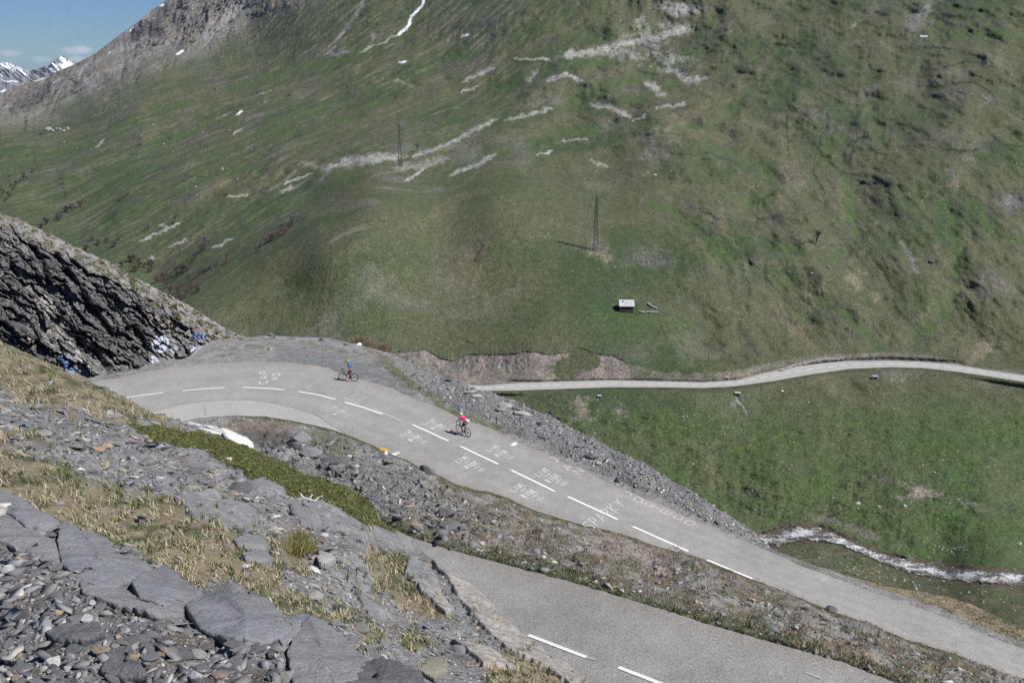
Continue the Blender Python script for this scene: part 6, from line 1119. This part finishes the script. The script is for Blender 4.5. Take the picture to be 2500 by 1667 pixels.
for px, py, w, c, lab in [(1327,1384,14,'white','white stone on the lower verge, left of a pair'),(1337,1376,12,'white','white stone on the lower verge, right of a pair'),(1425,1388,26,'slate','pitted grey boulder in the brown bank above the lower road'),(1310,1348,26,'slate','jagged grey boulder in the middle of the brown bank'),(1515,1415,18,'dark','dark boulder low on the bank'),(1450,1411,9,'white','small white stone at the edge of the lower road grass'),(1390,1375,12,'tan','tan stone half way up the brown bank'),(1347,1364,12,'pale','pale upright stone between the brown tufts'),(1683,1406,24,'slate','grey angular boulder at the top of the bank below the upper road'),(1710,1418,22,'blue','blue grey boulder right of the angular one on the bank'),(2028,1490,28,'dark','flat dark slab at the upper edge of the bank, right side'),(1848,1525,14,'tan','tan stone at the foot of the bank, left of a pair'),(1858,1528,12,'slate','grey stone at the foot of the bank, right of a pair'),(2040,1545,16,'tan','tan boulder in the rubble pile of the bank'),(2010,1560,24,'slate','grey slab under the rubble pile of the bank'),(2065,1530,22,'blue','blue grey block on top of the rubble pile'),(2105,1592,24,'slate','flat grey slab low on the right bank'),(2135,1602,16,'slate','small square grey slab beside the flat slab'),(2225,1605,18,'slate','grey stone high on the far right of the bank'),(2225,1640,16,'pale','pale stone low on the right end of the bank'),(2305,1640,18,'slate','grey slab near the bottom right corner bank'),(1920,1468,20,'dark','dark stone on the crest of the bank under the upper road')]:
    rock(G3b, f3, px, py, w, (.8, .55), c, lab, 'boulders on the bank', sink=.35)
for px, py, w, a, c, lab in [(1095,932,18,(.7,.6),'dark','dark blocky boulder at the upper end of the rock berm'),(1101,950,26,(.5,.3),'pale','pale splayed slab near the upper end of the rock berm'),(1150,962,30,(.5,.25),'pale','flat pale slab on the berm above the scree'),(1163,972,26,(.5,.3),'pale','second flat pale slab, just right of the first on the berm'),(1231,996,44,(.55,.22),'pale','long pale slab lying across the berm, larger of two side by side'),(1270,1013,48,(.55,.22),'pale','broad pale slab below the long one on the berm'),(1220,1006,26,(.6,.35),'slate','grey slab tucked under the long pale slab'),(1256,1000,14,(.8,.7),'dark','dark block between the two long pale slabs'),(1344,1016,12,(.8,.9),'dark','dark upright stone on the skyline of the berm, left of a pair'),(1364,1027,12,(.8,.9),'dark','dark upright stone on the skyline of the berm, right of a pair'),(1320,1036,20,(.7,.5),'dark','dark block in the scree of the berm'),(1324,1068,20,(.8,.4),'dark','dark flat block low in the scree near the painted rectangle'),(1445,1120,34,(.7,.45),'blue','large blue grey block in the scree above the letters JAN'),(1460,1134,16,(.8,.6),'pale','pale stone below the large blue grey block'),(1418,1092,26,(.6,.3),'slate','grey slab high in the scree of the berm'),(1510,1175,18,(.8,.6),'dark','dark hollow-sided stone low in the scree')]:
    rock(G3b, f3, px, py, w, a, c, lab, 'boulders on the rock berm', 'boulder')
for px, py, w, lab in [(648,826,14,'grey boulder on the outer rim of the gravel pull-out, left of the others'),(659,820,16,'tall grey boulder standing on the rim of the pull-out'),(672,825,12,'small boulder right of the tall one on the rim'),(785,830,12,'dark boulder on the rim behind the cyclist in blue'),(846,843,12,'dark boulder with white top on the rim'),(877,842,14,'white boulder on the rim beside the tan shrubs'),(660,854,13,'tan flat stone lying on the gravel of the pull-out'),(563,824,20,'low dark boulder where the cliff meets the gravel')]:
    rock(G3b, f3, px, py, w, (.7, .6), 'tan' if 'tan flat' in lab else ('white' if 'white boulder' in lab else 'slate'), lab, 'boulders on the pull-out rim')
# ledge at the snow hollow
for px, py, w, a, c, lab in [(735,1085,60,(.7,.5),'slate','grey rock ledge beside the dark hollow next to the snow'),(718,1100,34,(.8,.8),'dark','dark rock corner over the hollow next to the snow'),(765,1110,70,(.7,.35),'slate','broken slate ledge right of the hollow'),(830,1140,70,(.6,.32),'dark','dark jagged ledge above the leafy mat')]:
    rock(G3b, f3, px, py, w, a, c, lab, 'ledges by the snow hollow', 'rock_ledge', tilt=(8, 10))
# meadow and slope boulders
MB_ = [(2022,655,9,'dark','round dark boulder alone on the upper right slope'),(2273,640,12,'dark','dark rounded boulder right of the long grey outcrop'),(1981,668,6,'white','small white boulder in the middle of the right slope'),(2208,1236,12,'pale','flat pale boulder in the meadow above the river'),(2146,1237,10,'pale','square white boulder in the meadow'),(2095,1230,14,'pale','long pale boulder left of the square white one'),(2487,1331,16,'pale','pale boulder at the right edge above the river'),(1909,956,7,'white','white boulder below the valley road, lower of two'),(1909,948,5,'white','white boulder below the valley road, upper of two'),(282,1,1,'pale','')]
for px, py, w, c, lab in MB_[:-1]: rock(GH, fh, px, py, w, (.8, .7), c, lab, None, 'boulder')
for i in range(60):
    px, py = [(random.uniform(2190, 2370), random.gauss(1338, 12)), (random.uniform(1640, 2480), random.uniform(1120, 1290))][i % 2]; rock(GH, fh, px, py, random.uniform(3, 7), (.8, .6), random.choice(['pale', 'slate', 'pale']), 'small pale boulder scattered in the meadow above the river', 'boulders in the meadow', 'boulder')
for i in range(90):
    px = random.uniform(1960, 2490); py = float(np.interp(px, [1960, 2100, 2490], [1352, 1395, 1470])) + random.gauss(0, 12); rock(GH, fh, px, py, random.uniform(3, 9), (.8, .7), random.choice(['slate', 'dark', 'slate', 'pale']), 'grey boulder in the boulder field between river and road shoulder', 'boulders below the river', 'boulder')
for i in range(46):
    px = random.uniform(1860, 2495); sd = random.choice((-1, 1, .3)); py = float(RVC(px)) + sd * float(RIVW(px)) * random.uniform(.8, 1.25); rock(GH, fh, px, py, random.uniform(3, 8), (.8, .7), random.choice(['dark', 'slate', 'dark']), 'dark wet boulder in the edge of the white stream', 'boulders in the stream', 'boulder')
for i in range(50):
    px = random.uniform(0, 620); py = random.uniform(300, 480); rock(GH, fh, px, py, random.uniform(2.5, 6), (.8, .7), random.choice(['pale', 'slate']), 'small pale boulder dotted on the left green slope', 'boulders on the left slope', 'boulder')
for i in range(60):
    px = random.uniform(1420, 2200); py = random.uniform(965, 1090); rock(GH, fh, px, py, random.uniform(2, 5), (.8, .7), 'pale', 'small pale stone sprinkled on the slope under the valley road', 'stones under the valley road', 'boulder')
for i in range(6): rock(GH, fh, 120 + i * 9, 318 + 3 * math.sin(i * 2), random.uniform(7, 15), (.8, .7), 'pale', 'grey boulder of the cluster at the foot of the far scree', 'boulder cluster at the far scree', 'boulder')

# near slabs built from outlines: domed top, real thickness
def slab(gf, tf, poly, col, label, name='slate_slab', th=.25, dome=.08, lift=.05, group=None, seed=0, dz=0):
    P = np.array(poly, float); c = P.mean(0); r = np.random.default_rng(seed); m = 90; Q = []
    n = len(P); L = np.linalg.norm(np.roll(P, -1, 0) - P, axis=1); S_ = np.concatenate([[0], np.cumsum(L)]); u = np.linspace(0, S_[-1], m, endpoint=False)
    bx = np.interp(u, S_, np.append(P[:, 0], P[0, 0])); by = np.interp(u, S_, np.append(P[:, 1], P[0, 1])); sc = L.sum() / 60; bx += r.normal(size=m) * sc * .12; by += r.normal(size=m) * sc * .12
    t0 = np.array([tf(x, y) for x, y in zip(bx, by)]); tc = tf(*c); rings = [1.0, .985, .95, .88, .8, .7, .6, .5, .4, .3, .2, .1]; V = []; W0 = ray(bx, by) * t0[:, None]; cc = ray(*c) * tc; up = np.array([0, 0, 1.0])
    wm = min(1.0, (P[:, 0].max() - P[:, 0].min()) / FPX * tc / 1.1); dome *= wm; lift *= wm; th = th * max(wm, .35)
    def lvl(k): return dome * (1 - k ** 7) + lift
    bot = W0 - up * th; bot = cc + (bot - cc) * np.array([.9, .9, 1]); V += list(bot)
    for k in rings:
        W = cc + (W0 - cc) * k; z = lvl(k) - (.02 if k == 1.0 else 0); W = W + up * z; W[:, 2] += (.032 * fbm(W[:, 0] * 1.6 + seed, W[:, 1] * 1.6, 5, 9, .6) + (0 if name == 'snow_patch' else .02) * np.round(3 * fbm(W[:, 0] * 1.1 + seed + W[:, 1] * .6, W[:, 1] * 2.4, 2, 11))) * wm * (1 if k < .99 else .4); V += list(W)
    V.append(cc + up * (dome + lift)); V = np.array(V); F = []
    for a in range(len(rings)):
        for i in range(m): j = (i + 1) % m; F += [a * m + i, a * m + j, (a + 1) * m + j, (a + 1) * m + i]
    sz = [4] * (len(rings) * m); e = len(rings) * m
    for i in range(m): F += [e + i, e + (i + 1) % m, len(V) - 1]; sz.append(3)
    V[:, 2] += dz; o = mesh_np(name, V - cc, F, M_SLAB, None, False, None, sz); o.location = vec(cc); o.color = (*(CR[col] if isinstance(col, str) else col), 1); return tag(o, label, 'rock', group)
M_SLAB = mat_ground('slate_slab_surface', 2.2, 14, .38, .8, .04, .8, 'obj', speck=.12, speck_scale=70)
SG = 'slate slabs of the near outcrop'
for P, lab, c in [([(-60,1195),(0,1206),(50,1222),(96,1251),(142,1281),(150,1292),(100,1300),(60,1298),(20,1255),(-60,1240)],'smooth blue grey slab at the left edge, highest of the near outcrop','blue'),
 ([(142,1286),(165,1281),(191,1299),(214,1302),(264,1324),(279,1347),(329,1363),(371,1388),(378,1400),(330,1420),(290,1435),(240,1440),(190,1420),(150,1380),(140,1330)],'largest smooth blue grey slab of the near outcrop, with tiny white chips on it','blue'),
 ([(322,1430),(340,1405),(394,1389),(432,1401),(475,1435),(497,1452),(450,1475),(390,1480),(340,1465)],'dark blue grey slab with a shadowed notch, right of the largest one','blue'),
 ([(555,1417),(597,1439),(612,1462),(580,1480),(520,1475),(500,1480)],'pointed slab tip in the near outcrop','slate'),
 ([(450,1490),(520,1462),(600,1458),(651,1470),(700,1512),(722,1540),(690,1560),(640,1575),(560,1570),(490,1540)],'broad scuffed grey slab in the middle of the near outcrop','blue'),
 ([(700,1600),(720,1545),(758,1506),(796,1524),(850,1567),(900,1618),(880,1670),(820,1720),(740,1720),(710,1660)],'steep grey slab with a thin pale crack, right part of the near outcrop','slate'),
 ([(800,1700),(820,1645),(870,1625),(930,1611),(968,1619),(1030,1646),(1045,1700),(1000,1740)],'dark slab with rust orange lichen at the bottom centre','dark'),
 ([(245,1640),(262,1590),(320,1578),(348,1630),(364,1650),(300,1660)],'dark trapezoid slate slab in the rubble at the bottom left','dark'),
 ([(110,1545),(160,1528),(240,1520),(260,1550),(200,1570),(130,1565)],'long ribbed slate slab in the rubble under the brown moss','dark')]:
    slab(G5, f5, P, c, lab, th=.35 if len(P) > 6 else .1, dome=.025 if len(P) > 6 else .01, lift=.045, group=SG, seed=len(lab))
for P, lab, c in [([(-60,1235),(20,1250),(62,1296),(105,1300),(140,1330),(150,1385),(90,1370),(20,1330),(-60,1310)],'grey slab filling the notch below the highest slab at the left edge','slate'),
 ([(190,1420),(240,1442),(300,1436),(340,1465),(400,1482),(455,1476),(450,1500),(380,1505),(280,1480),(200,1450)],'low grey ledge running along the foot of the largest slab','slate'),
 ([(605,1440),(655,1470),(700,1512),(722,1540),(760,1500),(720,1560),(690,1575),(640,1520)],'narrow grey rock joining the broad slab and the steep slab','blue'),
 ([(480,1440),(520,1445),(556,1420),(520,1478),(470,1490),(440,1480)],'small grey wedge between the dark slab and the pointed tip','blue')]:
    slab(G5, f5, P, c, lab, th=.3, dome=.015, lift=.02, group=SG, seed=len(lab))
for P, lab, c in [([(705,1235),(740,1225),(765,1245),(790,1285),(770,1300),(735,1290),(712,1262)],'dark cracked slate block right of the long flat slab','slate'),
 ([(590,1300),(612,1285),(629,1279),(627,1292),(608,1307),(592,1308)],'dark raised slate flake standing on edge beside straw grass','dark'),
 ([(570,1325),(600,1312),(640,1318),(661,1343),(650,1350),(610,1345),(580,1338)],'grey layered slab, upper of two stacked below the flake','slate'),
 ([(590,1358),(620,1350),(655,1355),(668,1372),(640,1380),(600,1372)],'grey layered slab, lower of two stacked below the flake','slate'),
 ([(772,1362),(790,1351),(812,1355),(821,1368),(800,1377),(778,1374)],'pale grey block next to the small juniper','pale'),
 ([(1022,1640),(1045,1615),(1080,1612),(1095,1625),(1090,1645),(1060,1660)],'smooth olive grey boulder near the bottom centre','olive'),
 ([(600,1190),(640,1175),(690,1190),(700,1215),(660,1222),(620,1212)],'grey rock half buried at the edge of the leafy mat','slate'),
 ([(60,1480),(70,1478),(72,1482),(66,1486)],'','pale')][:-1]:
    slab(G4, f4, P, c, lab, th=.3, dome=.10, lift=.12, seed=len(lab))
# notable loose stones among the rubble
for px, py, w, a, c, lab in [(130,1608,42,(.8,.6),'white','large white quartz stone in the rubble near the bottom left corner'),(15,1395,36,(.8,.8),'white','white stone at the left edge under the slabs'),(210,1508,34,(.8,.6),'white','blurred white stone on the brown moss patch'),(160,1395,26,(.9,.5),'white','white chip below the largest slab'),(186,1462,16,(.7,.8),'white','small triangular white chip in the rubble'),(224,1468,18,(.8,1),'white','upright white chip next to the triangular one'),(220,1437,9,(.5,2.0),'white','narrow standing white chip, left of two'),(231,1436,8,(.5,2.0),'white','narrow standing white chip, right of two'),(275,1465,54,(.4,.35),'olive','long tan stone lying in the middle of the rubble'),(360,1467,24,(.8,.6),'tan','orange tan pebble beside a smaller one under the dark slab'),(350,1458,14,(.8,.7),'tan','smaller tan pebble on top of the pair'),(165,1628,28,(.6,.4),'white','flat white chips near the bottom of the rubble'),(480,1655,36,(.7,1),'white','tall white stone at the bottom edge'),(278,1575,28,(.8,.6),'pale','pale rounded stone above the trapezoid slab'),(71,1579,20,(.9,1),'pale','pale square stone at the lower left'),(35,1645,24,(.8,.8),'tan','tan stone in the bottom left corner'),(400,1590,34,(.8,.6),'tan','knobbly tan stone right of the trapezoid slab'),(540,1520,12,(.8,1.3),'white','white chip standing on the broad scuffed slab'),(568,1543,38,(.8,.3),'slate','flat grey stone lying on the broad scuffed slab'),(617,1555,34,(.8,.5),'slate','rounded grey stone right of the flat one'),(545,1630,56,(.5,.35),'dark','dark lens shaped stone below the broad slab'),(700,1655,44,(.9,.5),'pale','pale stone at the bottom edge left of the orange slab'),(330,1552,60,(.6,.3),'slate','long grey wedge stone in the rubble'),(470,1465,42,(.5,.4),'tan','orange tan stone wedged between slabs'),(445,1520,20,(.8,.6),'white','round white pebble left of the broad slab')]:
    rock(G5, f5, px, py, w, a, c, lab, 'single stones in the near rubble', 'stone', cat='stone', sink=.15)
for i in range(150):
    px = random.uniform(0, 760); py = random.uniform(1300, 1667)
    if py < SIL5(px) + 30: continue
    cc = random.choice(['slate', 'slate', 'blue', 'dark', 'blue', 'pale', 'slate', 'dark', 'tan']); rock(G5, f5, px, py, random.uniform(20, 52), (random.uniform(.55, .85), random.uniform(.22, .45)), cc, {'slate': 'grey slate shard loose in the rubble of the bottom left corner', 'blue': 'blue grey slate shard loose in the rubble of the bottom left corner', 'dark': 'dark slate shard loose in the rubble of the bottom left corner', 'pale': 'pale stone loose in the rubble of the bottom left corner', 'tan': 'tan stone loose in the rubble of the bottom left corner'}[cc], cc + ' stones of the near rubble', 'stone', tilt=(random.uniform(-20, 20), random.uniform(-20, 20)), cat='stone')
for px, py, w, c, lab in [(240,1108,32,'tan','orange tan stone in the upper stone field'),(265,1105,26,'tan','second tan stone beside the orange one'),(110,1083,36,'pale','pale flat stone near the left grass of the stone field'),(165,1092,24,'pale','pale stone right of the flat one in the stone field'),(390,1145,22,'rust','rust brown stone in the stone field'),(335,1147,24,'pale','pale stone in the middle of the stone field'),(530,1215,28,'tan','tan angular stone above the long flat slab'),(575,1222,22,'tan','tan stone right of the angular one'),(395,1200,26,'white','whitish stone above the grass band'),(560,1140,20,'white','white stone at the lower edge of the leafy mat'),(453,1098,12,'white','small white stone inside the leafy mat'),(100,1200-60,40,'slate','grey slab stone at the left of the stone field'),(790,1310,20,'white','small white block under the smooth slab'),(195,1152,16,'white','small white pointed stone in the stone field'),(640,1478,20,'tan','tan stone in the grass right of the outcrop'),(765,1455,40,'pale','white and tan stone group in the grass'),(598,1388,16,'white','small white stone in the bare soil'),(1010,1420,20,'pale','pale stone near the slab edge of the hillside'),(880,1540,44,'slate','grey slab stone in the tufts, lower middle'),(1120,1590,40,'slate','flat grey stone above the straw tufts')]:
    rock(G4, f4, px, py, w, (.75, .5), c, lab, 'single stones on the near hillside', 'stone', cat='stone', sink=.12)
for i in range(110):
    px = random.uniform(20, 900); py = random.uniform(1050, 1560); X, Y, mt, sl, g, w = m4(np.array([px]), np.array([py]))
    if py > SIL5(px) - 8 or py < SIL4(px) + 8 or mt[0] > .3 or sl[0] > .3 or g[0] > .7: continue
    cc = random.choice(['slate', 'slate', 'blue', 'dark', 'blue']); rock(G4, f4, px, py, random.uniform(24, 56), (random.uniform(.55, .85), random.uniform(.2, .4)), cc, 'flat %s slate piece in the stone field of the near hillside' % {'slate': 'grey', 'blue': 'blue grey', 'dark': 'dark'}[cc], cc + ' slates of the stone field', 'stone', tilt=(random.uniform(-18, 18), random.uniform(-18, 18)), cat='stone', sink=.1)
# bleached branch and small juniper
bb_ = G4(757, 1252) + Vector((0, 0, .1)); m = MB()
for P in [[(-.22, 0, .05), (-.12, .02, .1), (0, 0, .07), (.12, -.02, .05)], [(0, 0, .07), (.06, .05, .16)], [(.12, -.02, .05), (.2, .03, .11), (.26, .0, .14)], [(-.12, .02, .1), (-.18, .05, .17)]]: m.tube([Vector(p) for p in P], .016)
o = m.build('branch', mat_plain('bleached_wood', (.6, .58, .55), .8)); o.location = bb_; tag(o, 'small bleached white branch lying on the slate above the smooth slab', 'branch')
jb = G4(735, 1340); x0, y0 = np.random.default_rng(3).normal(0, 1, (2, 1500)); kk = np.hypot(x0, y0) < 2.2; x0, y0 = x0[kk], y0[kk]; v = rr.random((len(x0), 1)); C = np.where(v < .5, np.array((.12, .13, .04)), np.array((.20, .18, .07))) * (.6 + .7 * v)
jn = blades('juniper', ground4, 735 + x0 * 17, 1338 + y0 * 11, .09 + .14 * rr.random(len(x0)), .016 + 0 * x0, C, M_GRASS, 9, 1.6); tag(jn, 'small yellowish green juniper sprig among the slates of the hillside', 'shrub')
# snow patch in the hollow
SNP = [(455,1030),(484,1040),(510,1040),(545,1046),(575,1058),(588,1066),(608,1073),(620,1085),(622,1096),(600,1100),(560,1100),(500,1075)]
m_ = mat_ground('old_snow', .9, 5, .10, .6, .12, .7, 'flat', (.66, .655, .64), speck=.15, speck_scale=12); o = slab(G3, f3, SNP, 'white', 'patch of old snow melting in the hollow inside the bend', 'snow_patch', .3, .16, .06, seed=5); o.data.materials.clear(); o.data.materials.append(m_); o['category'] = 'snow patch'; o.data.polygons.foreach_set('use_smooth', [True] * len(o.data.polygons))

# ================================================================= air
m, nt, B = newmat('haze_air'); nt.nodes.remove(B); vp = nt.nodes.new('ShaderNodeVolumePrincipled'); vp.inputs['Color'].default_value = (.62, .80, 1.0, 1); vp.inputs['Density'].default_value = 1.4e-5; vp.inputs['Anisotropy'].default_value = 0.0
nt.links.new(vp.outputs[0], nt.nodes['Material Output'].inputs['Volume'])
q = MB(); q.box((0, 8000, 100), (24000, 20000, 3400)); hz = q.build('haze', m); tag(hz, kind='stuff')
